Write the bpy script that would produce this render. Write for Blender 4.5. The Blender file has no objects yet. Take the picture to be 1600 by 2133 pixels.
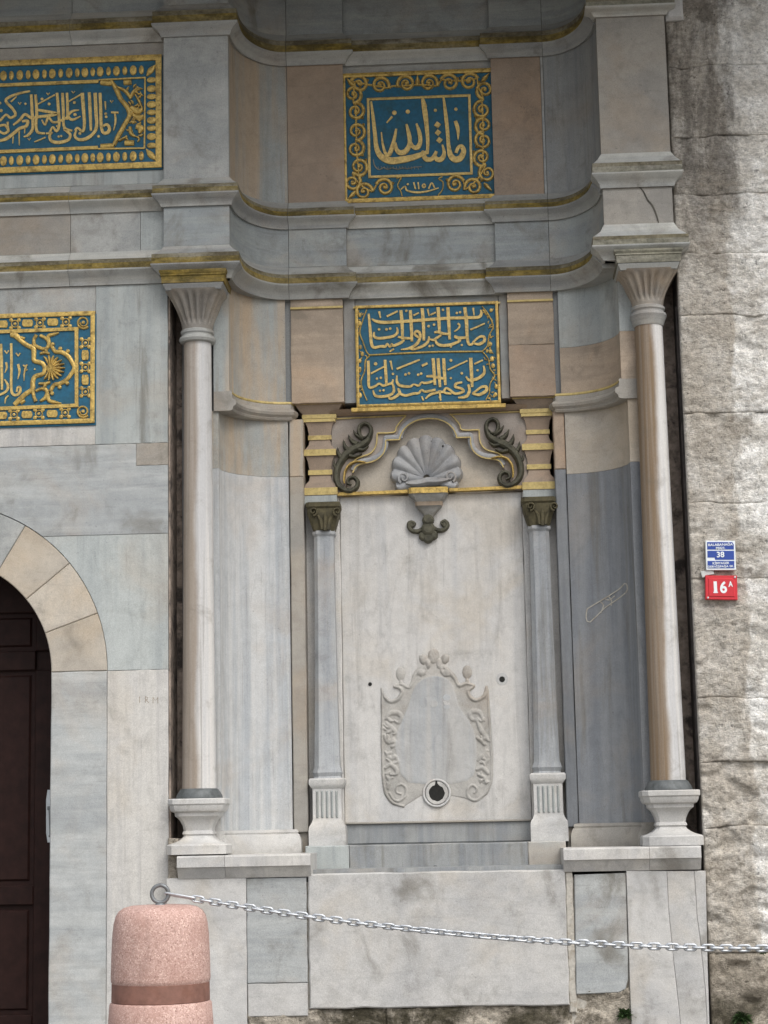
import bpy, bmesh, math, random
import numpy as np
from mathutils import Vector, Matrix, noise
random.seed(11)
scene = bpy.context.scene
col = scene.collection
R = math.radians
# ------------------------------------------------------------------ camera
FPX, DIST, EYE = 4000.0, 11.7, 1.5
YAW, PITCH, ROLL = R(2.8), R(9.4), R(-1.15)
CM = Matrix.Rotation(YAW, 3, 'Z') @ Matrix.Rotation(math.pi/2 + PITCH, 3, 'X') @ Matrix.Rotation(ROLL, 3, 'Z')
CC = Vector((0, -DIST, EYE))
cd = bpy.data.cameras.new('camera'); cam = bpy.data.objects.new('camera', cd); col.objects.link(cam)
cam.matrix_world = Matrix.Translation(CC) @ CM.to_4x4()
cd.sensor_fit = 'VERTICAL'; cd.sensor_height = 24.0; cd.sensor_width = 18.0
cd.lens = FPX/2133*24.0; cd.clip_start = 0.1; cd.clip_end = 500
scene.camera = cam
# ------------------------------------------------------------------ sky and sun
SUN_EL, SUN_AZ = 52, 32            # azimuth: degrees to the right of the direction from wall to camera
w = bpy.data.worlds.new('World'); scene.world = w; w.use_nodes = True
nt = w.node_tree; nt.nodes.clear()
sky = nt.nodes.new('ShaderNodeTexSky'); sky.sky_type = 'NISHITA'; sky.sun_disc = False
sky.sun_elevation = R(SUN_EL); sky.sun_rotation = R(180 - SUN_AZ)
sky.air_density = 1.0; sky.dust_density = 4.0; sky.ozone_density = 1.0
hs = nt.nodes.new('ShaderNodeHueSaturation'); hs.inputs['Saturation'].default_value = 0.35
bg = nt.nodes.new('ShaderNodeBackground'); bg.inputs['Strength'].default_value = 0.1
wo = nt.nodes.new('ShaderNodeOutputWorld')
nt.links.new(sky.outputs[0], hs.inputs['Color']); nt.links.new(hs.outputs[0], bg.inputs[0]); nt.links.new(bg.outputs[0], wo.inputs[0])
sd = bpy.data.lights.new('sun', 'SUN'); sd.energy = 0.65; sd.angle = R(40); sd.color = (1.0, 0.965, 0.91)
so = bpy.data.objects.new('sun', sd); col.objects.link(so)
sv = Vector((math.sin(R(SUN_AZ))*math.cos(R(SUN_EL)), -math.cos(R(SUN_AZ))*math.cos(R(SUN_EL)), math.sin(R(SUN_EL))))
so.rotation_euler = sv.to_track_quat('Z', 'Y').to_euler(); so.location = sv*30
vs = scene.view_settings; vs.view_transform = 'Standard'; vs.look = 'None'; vs.exposure = 1.05; vs.gamma = 1.0; vs.use_curve_mapping = False
scene.render.engine = 'CYCLES'

# ------------------------------------------------------------------ pixel (1600 x 2133) -> point on plane y = Y
def U(px, py, Y):
    d = CM @ Vector(((px-800)/FPX, -(py-1066.5)/FPX, -1)); t = (Y-CC.y)/d.y
    return CC + d*t
def X(px, py, Y): return U(px, py, Y).x
def Z(px, py, Y): return U(px, py, Y).z
def mpp(Y): return (DIST+Y)/FPX
def lin(r, g, b):
    f = lambda c: (c/255/12.92) if c/255 <= .04045 else ((c/255+.055)/1.055)**2.4
    return (f(r), f(g), f(b), 1)

# ------------------------------------------------------------------ materials
def nodes_for(name):
    m = bpy.data.materials.new(name); m.use_nodes = True
    n = m.node_tree; n.nodes.clear()
    out = n.nodes.new('ShaderNodeOutputMaterial'); b = n.nodes.new('ShaderNodeBsdfPrincipled')
    n.links.new(b.outputs[0], out.inputs[0])
    return m, n, b
class G:
    """small helper that wires nodes"""
    def __init__(s, n): s.n = n
    def node(s, t, **kw):
        x = s.n.nodes.new(t)
        for k, v in kw.items():
            if hasattr(x, k): setattr(x, k, v)
            else: x.inputs[k].default_value = v
        return x
    def link(s, a, b): s.n.links.new(a, b)
    def pos(s, scale=(1, 1, 1), rot=(0, 0, 0), rnd=True):
        g = s.node('ShaderNodeNewGeometry'); v = g.outputs['Position']
        if rnd:
            o = s.node('ShaderNodeObjectInfo'); mu = s.node('ShaderNodeMath', operation='MULTIPLY'); mu.inputs[1].default_value = 61.0
            s.link(o.outputs['Random'], mu.inputs[0])
            ad = s.node('ShaderNodeVectorMath', operation='ADD'); s.link(v, ad.inputs[0]); s.link(mu.outputs[0], ad.inputs[1]); v = ad.outputs[0]
        mp = s.node('ShaderNodeMapping'); mp.inputs['Scale'].default_value = scale; mp.inputs['Rotation'].default_value = rot
        s.link(v, mp.inputs['Vector']); return mp.outputs[0]
    def noise(s, vec, scale, detail=4, rough=.55, dist=0):
        t = s.node('ShaderNodeTexNoise'); t.inputs['Scale'].default_value = scale; t.inputs['Detail'].default_value = detail
        t.inputs['Roughness'].default_value = rough; t.inputs['Distortion'].default_value = dist
        s.link(vec, t.inputs['Vector']); return t.outputs['Fac']
    def ramp(s, fac, a, b, lo=0.0, hi=1.0):
        r = s.node('ShaderNodeMapRange', interpolation_type='SMOOTHSTEP'); r.inputs['From Min'].default_value = a; r.inputs['From Max'].default_value = b
        r.inputs['To Min'].default_value = lo; r.inputs['To Max'].default_value = hi
        s.link(fac, r.inputs['Value']); return r.outputs[0]
    def mul(s, a, b):
        m = s.node('ShaderNodeMath', operation='MULTIPLY')
        for i, q in enumerate((a, b)):
            if isinstance(q, (int, float)): m.inputs[i].default_value = q
            else: s.link(q, m.inputs[i])
        return m.outputs[0]
    def add(s, a, b):
        m = s.node('ShaderNodeMath', operation='ADD')
        for i, q in enumerate((a, b)):
            if isinstance(q, (int, float)): m.inputs[i].default_value = q
            else: s.link(q, m.inputs[i])
        return m.outputs[0]
    def mix(s, fac, a, b, mode='MIX'):
        m = s.node('ShaderNodeMix', data_type='RGBA', blend_type=mode)
        if isinstance(fac, (int, float)): m.inputs[0].default_value = fac
        else: s.link(fac, m.inputs[0])
        for i, q in ((6, a), (7, b)):
            if isinstance(q, tuple): m.inputs[i].default_value = q
            else: s.link(q, m.inputs[i])
        return m.outputs[2]
    def scale_col(s, c, f):
        m = s.node('ShaderNodeVectorMath', operation='SCALE'); s.link(c, m.inputs[0])
        if isinstance(f, (int, float)): m.inputs['Scale'].default_value = f
        else: s.link(f, m.inputs['Scale'])
        return m.outputs[0]
    def bump(s, h, strength, dist, b):
        x = s.node('ShaderNodeBump'); x.inputs['Strength'].default_value = strength; x.inputs['Distance'].default_value = dist
        s.link(h, x.inputs['Height']); s.link(x.outputs[0], b.inputs['Normal'])

MARBLE_N = [0]
def marble(name, base, alt, streak='v', warm=.35, grime=.25, rough=.55, tan=(176, 152, 122), contrast=(.38, .64), bump=.25, freq=9.0, veins=.35):
    m, n, b = nodes_for(name); g = G(n)
    if streak == 'v': sc, ro = (freq, freq, .35), (0, R(1.5), 0)
    elif streak == 'h': sc, ro = (.7, .7, freq), (0, R(-7), 0)
    elif streak == 'd': sc, ro = (.9, .9, freq*.7), (0, R(-28), 0)
    else: sc, ro = (2.2, 2.2, 2.2), (0, 0, 0)
    p = g.pos((1, 1, 1)); ps = g.pos(sc, ro)
    n1 = g.noise(ps, 1.0, 6, .62, .35)
    c = g.mix(g.ramp(n1, *contrast), lin(*base), lin(*alt))
    nf = g.noise(ps, 4.5, 4, .6, .2)                                  # thin streaks
    c = g.mix(g.ramp(nf, .57, .74, 0, veins), c, lin(*[int(v*.72) for v in base]))
    nv = g.noise(g.pos((2.6, 2.6, .7) if streak == 'v' else (.6, .6, 2.4), (0, R(14), 0)), 1.5, 4, .5, .35)   # crossing mineral veins
    ab = g.node('ShaderNodeMath', operation='ABSOLUTE'); g.link(g.add(nv, -.5), ab.inputs[0])
    c = g.mix(g.ramp(ab.outputs[0], .0, .026, .13, 0), c, lin(*[int(v*.74) for v in alt]))
    n2 = g.noise(p, 1.9, 5, .6, .5)
    c = g.mix(g.ramp(n2, .46, .70, 0, warm), c, lin(*tan))
    n4 = g.noise(p, 5.5, 7, .70, .3)
    ob = g.node('ShaderNodeObjectInfo'); fr = g.node('ShaderNodeMath', operation='FRACT'); g.link(g.mul(ob.outputs['Random'], 7.31), fr.inputs[0])
    fr2 = g.node('ShaderNodeMath', operation='FRACT'); g.link(g.mul(ob.outputs['Random'], 23.7), fr2.inputs[0])
    va, vb = g.ramp(fr.outputs[0], 0, 1, .35, 1.5), g.ramp(fr2.outputs[0], 0, 1, .2, 1.6)
    c = g.mix(g.mul(g.ramp(n4, .52, .76, 0, grime), va), c, lin(96, 91, 82))
    nd = g.noise(g.pos((11, 11, .8) if streak == 'v' else (3.2, 3.2, 2.4)), 1.0, 5, .6, .6)                # rain drips
    c = g.mix(g.mul(g.ramp(nd, .52, .74, 0, grime*1.25), vb), c, lin(104, 99, 88))
    n3 = g.noise(p, 210, 2, .6)
    sp = g.noise(p, 48, 3, .72)
    f = g.mul(g.ramp(n3, .25, .75, .86, 1.13), g.ramp(sp, .22, .38, .66, 1.0))
    mo = g.noise(p, 13, 4, .65); f = g.mul(f, g.ramp(mo, .3, .7, .94, 1.05))
    oi = g.node('ShaderNodeObjectInfo'); f = g.mul(f, g.ramp(oi.outputs['Random'], 0, 1, .93, 1.06))
    c = g.scale_col(c, f)
    g.link(c, b.inputs['Base Color']); b.inputs['Roughness'].default_value = rough
    b.inputs['Specular IOR Level'].default_value = .3
    h = g.add(g.mul(n4, .6), g.mul(sp, .3)); g.bump(h, bump, .012, b)
    return m
M = {}
M['grey'] = marble('marble_grey', (168, 169, 166), (148, 151, 150), 'n', .32, .36)
M['greyh'] = marble('marble_grey_level_veins', (176, 179, 178), (156, 160, 161), 'h', .2, .3)
M['blue'] = marble('marble_blue_grey', (172, 177, 175), (157, 163, 163), 'v', .22, .28)
M['blued'] = marble('marble_dark_blue_grey', (152, 154, 153), (133, 137, 140), 'v', .35, .3, veins=.5, tan=(150, 138, 122))
M['bluev'] = marble('marble_blue_streaked', (196, 197, 196), (170, 175, 179), 'v', .25, .26, contrast=(.36, .66), freq=15, veins=.62)
M['blueb'] = marble('marble_blue_and_beige', (174, 159, 140), (152, 157, 156), 'v', .25, .22, contrast=(.40, .60), freq=5)
M['beige'] = marble('marble_beige', (187, 179, 166), (172, 165, 154), 'n', .45, .26, tan=(188, 169, 142))
M['beigeh'] = marble('marble_pink_beige_level', (178, 161, 142), (160, 146, 130), 'h', .45, .3, tan=(182, 152, 122))
M['pink'] = marble('marble_pinkish', (164, 146, 128), (150, 134, 118), 'n', .45, .3, tan=(172, 142, 114))
M['white'] = marble('marble_white', (196, 194, 189), (180, 179, 177), 'v', .3, .24, tan=(186, 174, 154))
M['panel'] = marble('marble_niche_panel', (200, 198, 194), (186, 186, 185), 'v', .4, .25, tan=(190, 178, 158), freq=6)
M['carved'] = marble('marble_carved_dirty', (152, 145, 134), (134, 130, 124), 'n', .4, .45)
M['cart'] = marble('marble_cartouche_ground', (182, 179, 173), (168, 166, 161), 'n', .35, .5)
M['field'] = marble('marble_bluish_field', (182, 181, 178), (166, 170, 173), 'v', .3, .3, freq=7)
M['shell'] = marble('marble_shell', (170, 171, 171), (152, 154, 157), 'n', .3, .4)
M['colon'] = marble('marble_colonnette', (162, 165, 167), (144, 148, 152), 'v', .3, .3, freq=14, veins=.5)
M['blueq'] = marble('marble_slate_grey', (132, 135, 138), (116, 120, 125), 'v', .3, .3, tan=(146, 136, 122), freq=10, veins=.4)
M['spand'] = marble('marble_spandrel', (172, 162, 153), (156, 148, 140), 'n', .4, .35, tan=(168, 146, 126))
M['greyb'] = marble('marble_warm_grey', (162, 157, 148), (146, 143, 137), 'n', .4, .34, tan=(164, 146, 124))
M['dado'] = marble('marble_plinth', (192, 191, 188), (177, 177, 176), 'n', .28, .33, tan=(188, 174, 150), bump=.4)
M['dadob'] = marble('marble_plinth_blue', (174, 177, 176), (160, 164, 165), 'h', .25, .36, bump=.4)
M['corn'] = marble('marble_cornice', (166, 167, 163), (146, 148, 148), 'h', .22, .42, freq=14)
M['cornw'] = marble('marble_cornice_pale', (184, 184, 178), (164, 166, 164), 'h', .2, .42, freq=14)
M['frz'] = marble('marble_frieze', (156, 161, 160), (141, 147, 149), 'h', .28, .4, freq=10)

def column_marble(name, stain_dir, amount, cx):
    m, n, b = nodes_for(name); g = G(n)
    ps = g.pos((20, 20, .3), rnd=False); p = g.pos(rnd=False)
    n1 = g.noise(ps, 1.0, 7, .65, .3)
    c = g.mix(g.ramp(n1, .38, .62), lin(208, 206, 202), lin(186, 186, 186))
    tc = g.node('ShaderNodeNewGeometry'); sx = g.node('ShaderNodeSeparateXYZ'); g.link(tc.outputs['Position'], sx.inputs[0])
    ax = g.add(sx.outputs['X'], -cx)
    wob = g.mul(g.add(g.noise(g.pos((3, 3, 1.1), rnd=False), 1.0, 5, .6), -.5), .10)
    side = g.mul(g.add(ax, wob), stain_dir)
    st = g.ramp(side, -.02, .025)
    strk = g.ramp(g.noise(g.pos((34, 34, .5), rnd=False), 1.0, 6, .65, .2), .3, .62, .78, 1.0)
    c = g.mix(g.mul(g.mul(st, strk), amount), c, lin(128, 108, 84))
    n4 = g.noise(ps, 2.2, 8, .7, .2)
    c = g.mix(g.ramp(n4, .53, .72, 0, .55), c, lin(100, 93, 84)); c = g.mix(g.ramp(g.noise(p, 7, 7, .7, .4), .5, .72, 0, .35), c, lin(112, 104, 92))
    f = g.ramp(g.noise(p, 210, 2, .6), .25, .75, .88, 1.1); c = g.scale_col(c, f)
    g.link(c, b.inputs['Base Color']); b.inputs['Roughness'].default_value = .5; b.inputs['Specular IOR Level'].default_value = .3
    g.bump(n4, .2, .01, b); return m

def plain(name, colr, rough=.6, metallic=0.0, var=.15, scale=30, bump=.15, dark=None, darkamt=.4, dscale=9):
    m, n, b = nodes_for(name); g = G(n); p = g.pos()
    f = g.ramp(g.noise(p, scale, 6, .65), .25, .75, 1-var, 1+var)
    c = g.node('ShaderNodeRGB'); c.outputs[0].default_value = lin(*colr); c = c.outputs[0]
    nn = g.noise(p, dscale, 8, .7, .4)
    if dark: c = g.mix(g.ramp(nn, .46, .66, 0, darkamt), c, lin(*dark))
    g.link(g.scale_col(c, f), b.inputs['Base Color'])
    b.inputs['Roughness'].default_value = rough; b.inputs['Metallic'].default_value = metallic
    g.bump(nn, bump, .008, b); return m
M['gold'] = plain('gilding', (196, 166, 92), .42, .4, .28, 70, .5, (112, 90, 50), .75, 22)
M['goldpale'] = plain('gilding_pale', (192, 172, 112), .5, .2, .15, 60, .2, (134, 112, 66), .5, 20)
M['letter'] = plain('gilded_letters', (204, 176, 108), .42, .3, .24, 80, .35, (136, 112, 66), .65, 26)
M['tealblue'] = plain('blue_paint', (16, 88, 116), .6, 0, .22, 40, .2, (30, 78, 88), .75, 9)
def moss_mat(name, stone, ochre, dark, amt):
    m, n, b = nodes_for(name); g = G(n)
    p = g.pos(rnd=False); a = g.noise(g.pos((1.6, 1.6, 9), rnd=False), 1.0, 6, .68, .4); d = g.noise(g.pos((4, 4, 12), rnd=False), 1.0, 6, .7, .3); f = g.noise(p, 45, 5, .7)
    c = g.mix(g.ramp(a, .30, .62, 0, amt), lin(*stone), lin(*ochre))
    c = g.mix(g.ramp(d, .42, .62, 0, .85), c, lin(*dark))
    c = g.scale_col(c, g.ramp(f, .25, .75, .72, 1.25))
    g.link(c, b.inputs['Base Color']); b.inputs['Roughness'].default_value = .9; b.inputs['Specular IOR Level'].default_value = .15
    g.bump(f, .5, .008, b); return m
M['moss'] = moss_mat('ochre_moss_crust', (132, 124, 98), (140, 120, 56), (84, 76, 50), .95)
M['stain'] = moss_mat('stained_stone', (140, 136, 124), (110, 102, 74), (86, 80, 66), .7)
M['mossy'] = moss_mat('grey_green_crust', (152, 149, 141), (130, 128, 108), (106, 105, 94), .65)
M['ochre'] = moss_mat('ochre_band', (126, 116, 90), (136, 115, 50), (84, 76, 44), .9)
M['leafdark'] = plain('dark_green_crust', (82, 80, 66), .8, 0, .3, 30, .6, (48, 48, 40), .7, 16)
M['capdark'] = plain('brown_green_crust', (84, 78, 56), .85, 0, .3, 24, .6, (48, 46, 36), .7, 12)
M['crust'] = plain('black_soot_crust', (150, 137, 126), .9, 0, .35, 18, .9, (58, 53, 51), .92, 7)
M['tar'] = plain('black_tar', (82, 77, 74), .85, 0, .4, 16, .7, (44, 42, 44), .9, 5)
M['mortar'] = plain('mortar', (176, 172, 163), .9, 0, .2, 60, .6, (138, 128, 112), .6, 12)
M['joint'] = plain('dark_joint', (88, 84, 76), .95, 0, .25, 30, .4, (52, 50, 46), .6, 10)
M['hole'] = plain('dark_hole', (34, 34, 32), .95, 0, .2, 30, .3)
M['bronze'] = plain('patinated_ring', (94, 98, 99), .6, .2, .25, 30, .3, (60, 66, 66), .6, 10)
M['wood'] = plain('dark_brown_wood', (42, 26, 23), .55, 0, .25, 12, .2, (28, 18, 17), .5, 4)
M['wood'].node_tree.nodes['Principled BSDF'].inputs['Specular IOR Level'].default_value = .15
M['steel'] = plain('grey_painted_steel', (122, 126, 128), .5, .5, .2, 60, .2, (86, 84, 80), .5, 40)
M['zinc'] = plain('galvanised_chain', (190, 194, 198), .38, .65, .12, 90, .1)
M['platewhite'] = plain('white_metal_plate', (196, 202, 206), .4, .2, .06, 30, .05)
M['signblue'] = plain('blue_enamel', (36, 68, 150), .35, 0, .06, 40, .04)
M['signwhite'] = plain('white_enamel', (224, 230, 232), .4, 0, .05, 40, .04)
M['signred'] = plain('red_enamel', (196, 40, 50), .35, 0, .06, 40, .04)
M['paper'] = plain('paper_scrap', (196, 198, 196), .8, 0, .1, 60, .1)
M['rust'] = plain('brown_band', (128, 92, 80), .75, 0, .2, 20, .25, (108, 72, 58), .7, 8)
M['leaf'] = plain('weed_leaf', (52, 76, 36), .7, 0, .4, 40, .1)
M['pave'] = plain('paving_stone', (124, 120, 114), .85, 0, .2, 4, .4, (88, 86, 82), .6, 1.5)
M['roof'] = plain('eave_boards', (92, 84, 76), .8, 0, .2, 6, .2)
def granite(name):
    m, n, b = nodes_for(name); g = G(n); p = g.pos(rnd=False)
    v = g.node('ShaderNodeTexVoronoi'); v.inputs['Scale'].default_value = 240; g.link(p, v.inputs['Vector'])
    h = g.node('ShaderNodeSeparateColor'); g.link(v.outputs['Color'], h.inputs[0])
    c = g.mix(g.ramp(h.outputs[0], 0, 1), lin(196, 165, 155), lin(176, 143, 132))
    c = g.mix(g.ramp(h.outputs[1], .86, .90, 0, .75), c, lin(222, 194, 182))
    c = g.mix(g.ramp(h.outputs[2], .92, .95, 0, .7), c, lin(132, 98, 90))
    n1 = g.noise(p, 150, 3, .7); c = g.mix(g.ramp(n1, .64, .70, 0, .8), c, lin(124, 90, 82))
    n2 = g.noise(p, 7, 5, .6); c = g.mix(g.ramp(n2, .42, .68, 0, .55), c, lin(168, 132, 120)); c = g.mix(g.ramp(g.noise(g.pos((9, 9, 2), rnd=False), 1.0, 6, .7), .55, .75, 0, .35), c, lin(120, 96, 88))
    g.link(c, b.inputs['Base Color']); b.inputs['Roughness'].default_value = .75
    g.bump(n1, .5, .004, b); return m
M['granite'] = granite('pink_granite')
def limestone(name, light=(228, 227, 223), mid=(196, 192, 184), dark=(98, 93, 86), moss=False):
    m, n, b = nodes_for(name); g = G(n); p = g.pos(rnd=False)
    sx = g.node('ShaderNodeSeparateXYZ'); g.link(p, sx.inputs[0])
    n1 = g.noise(p, 3.2, 8, .7, .5); n2 = g.noise(p, 34, 7, .74, .2); nm = g.noise(p, 10, 7, .7, .3)
    c = g.mix(g.ramp(n1, .36, .62), lin(*light), lin(*mid))
    c = g.mix(g.ramp(nm, .50, .70, 0, .42), c, lin(164, 156, 144))
    # brown weathering towards the marble, with a ragged vertical edge
    e = g.add(sx.outputs['X'], g.mul(g.add(g.noise(g.pos((2.8, 2.8, 1.1), rnd=False), 1.0, 7, .7), -.5), .34))
    bw = g.ramp(g.noise(g.pos((6, 6, 3), rnd=False), 1.0, 6, .7), .3, .6, .45, 1)
    c = g.mix(g.mul(g.ramp(e, 1.60, 1.63, .8, 0), bw), c, lin(162, 154, 142))
    # black crust high up beside the pilaster
    zz = g.add(sx.outputs['Z'], g.mul(g.add(g.noise(g.pos((1.4, 1.4, .8), rnd=False), 1.0, 6, .65), -.5), 1.6))
    up = g.mul(g.ramp(zz, 4.5, 5.7), g.ramp(e, 1.66, 1.74, 1, .15))
    cr = g.ramp(g.noise(g.pos((6, 6, 1.6), rnd=False), 1.0, 8, .75, .4), .38, .58, .12, 1)
    c = g.mix(g.mul(g.mul(up, cr), .78), c, lin(*dark))
    bl = g.ramp(g.noise(g.pos((1.7, 1.7, 2.3), rnd=False), 1.0, 8, .74, .6), .53, .66, 0, .62); c = g.mix(bl, c, lin(132, 124, 112))
    if moss:
        lo = g.ramp(zz, 1.1, .3); c = g.mix(g.mul(lo, g.ramp(n1, .38, .58)), c, lin(72, 68, 56))
    pit = g.mul(g.ramp(n2, .32, .44, .36, 1.0), g.ramp(g.noise(g.pos((26, 26, 40), rnd=False), 1.0, 6, .78, .2), .34, .66, .70, 1.18))
    pt = g.noise(g.pos((48, 48, 110), rnd=False), 1.0, 4, .78); pit2 = g.ramp(pt, .29, .39, .42, 1.0)
    f = g.mul(g.mul(pit, pit2), g.ramp(g.noise(p, 170, 3, .65), .25, .75, .80, 1.16)); c = g.scale_col(c, g.mul(f, 1.32))
    g.link(c, b.inputs['Base Color']); b.inputs['Roughness'].default_value = .92; b.inputs['Specular IOR Level'].default_value = .15
    g.bump(g.add(g.add(n2, g.mul(pt, .6)), g.mul(nm, .6)), .9, .024, b); return m
M['lime'] = limestone('weathered_limestone')
M['foot'] = limestone('mossy_footing_stone', (184, 176, 162), (142, 133, 119), (70, 66, 58), True)

# ------------------------------------------------------------------ object helpers
def thing(name, loc, label, cat, group=None):
    o = bpy.data.objects.new(name, None); col.objects.link(o); o.location = loc; o.empty_display_size = .1
    o['label'] = label; o['category'] = cat
    if group: o['group'] = group
    return o
def place(o, parent):
    col.objects.link(o)
    if parent:
        o.parent = parent
        if parent.type == 'EMPTY': o.matrix_parent_inverse = Matrix.Translation(-parent.location)
    return o
class MB:
    def __init__(s): s.v = []; s.f = []; s.m = []
    def add(s, vs, fs, mat=0):
        o = len(s.v); s.v += [tuple(q) for q in vs]
        for q in fs: s.f.append(tuple(i+o for i in q)); s.m.append(mat)
    def build(s, name, mats, parent=None, smooth=True, angle=35):
        me = bpy.data.meshes.new(name); me.from_pydata(s.v, [], s.f)
        for q in (mats if isinstance(mats, (list, tuple)) else [mats]): me.materials.append(M[q] if isinstance(q, str) else q)
        me.polygons.foreach_set('material_index', s.m)
        bm = bmesh.new(); bm.from_mesh(me); bmesh.ops.recalc_face_normals(bm, faces=bm.faces); bm.to_mesh(me); bm.free()
        if smooth:
            me.polygons.foreach_set('use_smooth', [True]*len(me.polygons)); me.set_sharp_from_angle(angle=R(angle))
        me.update()
        return place(bpy.data.objects.new(name, me), parent)
def inset_poly(P, c):
    n = len(P); A = sum(P[i][0]*P[(i+1) % n][1]-P[(i+1) % n][0]*P[i][1] for i in range(n)); sg = 1 if A > 0 else -1
    out = []
    for i in range(n):
        a, p, q = P[i-1], P[i], P[(i+1) % n]
        d1 = Vector((p[0]-a[0], p[1]-a[1])); d2 = Vector((q[0]-p[0], q[1]-p[1]))
        if d1.length < 1e-7 or d2.length < 1e-7: out.append(p); continue
        d1.normalize(); d2.normalize()
        n1 = Vector((-d1.y, d1.x))*sg; n2 = Vector((-d2.y, d2.x))*sg
        k = 1+n1.dot(n2); m = (n1+n2)/max(k, .35)
        out.append((p[0]+m.x*c, p[1]+m.y*c))
    return out
def poly_geo(mb, P, yf, th, ch=.004, mat=0, back=True):
    """extruded outline in the x-z plane, chamfered on the front edge"""
    n = len(P); I = inset_poly(P, ch)
    vs = [(x, yf, z) for x, z in I]+[(x, yf+ch, z) for x, z in P]+[(x, yf+th, z) for x, z in P]
    fs = [tuple(range(n))]
    for i in range(n):
        j = (i+1) % n; fs += [(i, j, n+j, n+i), (n+i, n+j, 2*n+j, 2*n+i)]
    if back: fs.append(tuple(range(3*n-1, 2*n-1, -1)))
    mb.add(vs, fs, mat)
JIT = lambda a: random.uniform(-a, a)
def polyslab(name, P, yf, th, mat, parent, ch=.002, gap=.0009, jit=.0012, smooth=True):
    mb = MB(); poly_geo(mb, inset_poly(P, gap), yf+JIT(jit), th, ch); return mb.build(name, mat, parent, smooth)
def ragged(P, step=.04, amp=.0018):
    """break long straight edges into slightly uneven ones, as cut by hand"""
    out = []
    for i in range(len(P)):
        a, b = P[i], P[(i+1) % len(P)]; L = math.hypot(b[0]-a[0], b[1]-a[1]); k = max(1, min(14, int(L/step)))
        for j in range(k):
            t = j/k; q = (a[0]+(b[0]-a[0])*t, a[1]+(b[1]-a[1])*t)
            out.append(q if j == 0 else (q[0]+JIT(amp), q[1]+JIT(amp)))
    return out
def rect(x0, x1, z0, z1): return [(x0, z0), (x1, z0), (x1, z1), (x0, z1)]
def slab(name, x0, x1, z0, z1, yf, th, mat, parent, ch=.002, gap=.0009):
    return polyslab(name, ragged(rect(x0, x1, z0, z1)), yf, th, mat, parent, ch, gap)
def slab_px(name, q, Y, th, mat, parent, ch=.004, gap=.0015):
    x0, y0, x1, y1 = q; xm, ym = (x0+x1)/2, (y0+y1)/2
    return slab(name, X(x0, ym, Y), X(x1, ym, Y), Z(xm, y1, Y), Z(xm, y0, Y), Y, th, mat, parent, ch, gap)
def box_geo(mb, x0, x1, y0, y1, z0, z1, mat=0):
    mb.add([(x0, y0, z0), (x1, y0, z0), (x1, y1, z0), (x0, y1, z0), (x0, y0, z1), (x1, y0, z1), (x1, y1, z1), (x0, y1, z1)],
           [(0, 1, 5, 4), (1, 2, 6, 5), (2, 3, 7, 6), (3, 0, 4, 7), (4, 5, 6, 7), (3, 2, 1, 0)], mat)
# sweeps along a plan path ------------------------------------------------
def path_normals(P):
    N = []
    for i in range(len(P)):
        ns = []
        for a, b in ((i-1, i), (i, i+1)):
            if a >= 0 and b < len(P):
                d = Vector((P[b][0]-P[a][0], P[b][1]-P[a][1]))
                if d.length > 1e-8: d.normalize(); ns.append(Vector((d.y, -d.x)))
        if len(ns) == 1: N.append(ns[0])
        else: N.append((ns[0]+ns[1])/max(.25, 1+ns[0].dot(ns[1])))
    return N
def sweep(name, P, N, i0, i1, prof, mats, parent, seg=None, back=-.14, gap=.0012, jit=0.0):
    """prof: (offset, z) from top to bottom; seg: material index for each profile edge"""
    pts = [Vector(P[i]) for i in range(i0, i1+1)]; nn = [N[i] for i in range(i0, i1+1)]
    d = (pts[1]-pts[0]).normalized(); pts[0] = pts[0]+d*gap
    d = (pts[-2]-pts[-1]).normalized(); pts[-1] = pts[-1]+d*gap
    j = JIT(jit)
    loop = [(back, prof[0][1])]+[(o+j, z) for o, z in prof]+[(back, prof[-1][1])]; k = len(loop)
    vs = []
    for p, n_ in zip(pts, nn):
        for o, z in loop: q = p+n_*o; vs.append((q.x, q.y, z))
    mb = MB()
    for s in range(k):
        t = (s+1) % k; mi = seg[s-1] if (seg and 1 <= s <= k-3 and s-1 < len(seg)) else 0
        mb.add([], [])
        for a in range(len(pts)-1):
            mb.f.append((a*k+s, (a+1)*k+s, (a+1)*k+t, a*k+t)); mb.m.append(mi)
    mb.f.append(tuple(range(k))); mb.m.append(0)
    mb.f.append(tuple((len(pts)-1)*k+q for q in range(k-1, -1, -1))); mb.m.append(0)
    mb.v = vs
    return mb.build(name, mats, parent, True, 28)
def quarter(xa, ya, xb, yb, n=14, rev=False):
    """concave quarter curve: leaves (xa,ya) going back, arrives at (xb,yb) running sideways"""
    P = [(xb-(xb-xa)*math.cos(t), ya+(yb-ya)*math.sin(t)) for t in [math.pi/2*i/n for i in range(n+1)]]
    return P[::-1] if rev else P
def quarter_r(xa, ya, xb, yb, n=14):
    """mirror of quarter: starts sideways at (xa,ya), comes forward to (xb,yb)"""
    return [(xa+(xb-xa)*math.cos(t), yb+(ya-yb)*math.sin(t)) for t in [math.pi/2*(1-i/n) for i in range(n+1)]]
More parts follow.
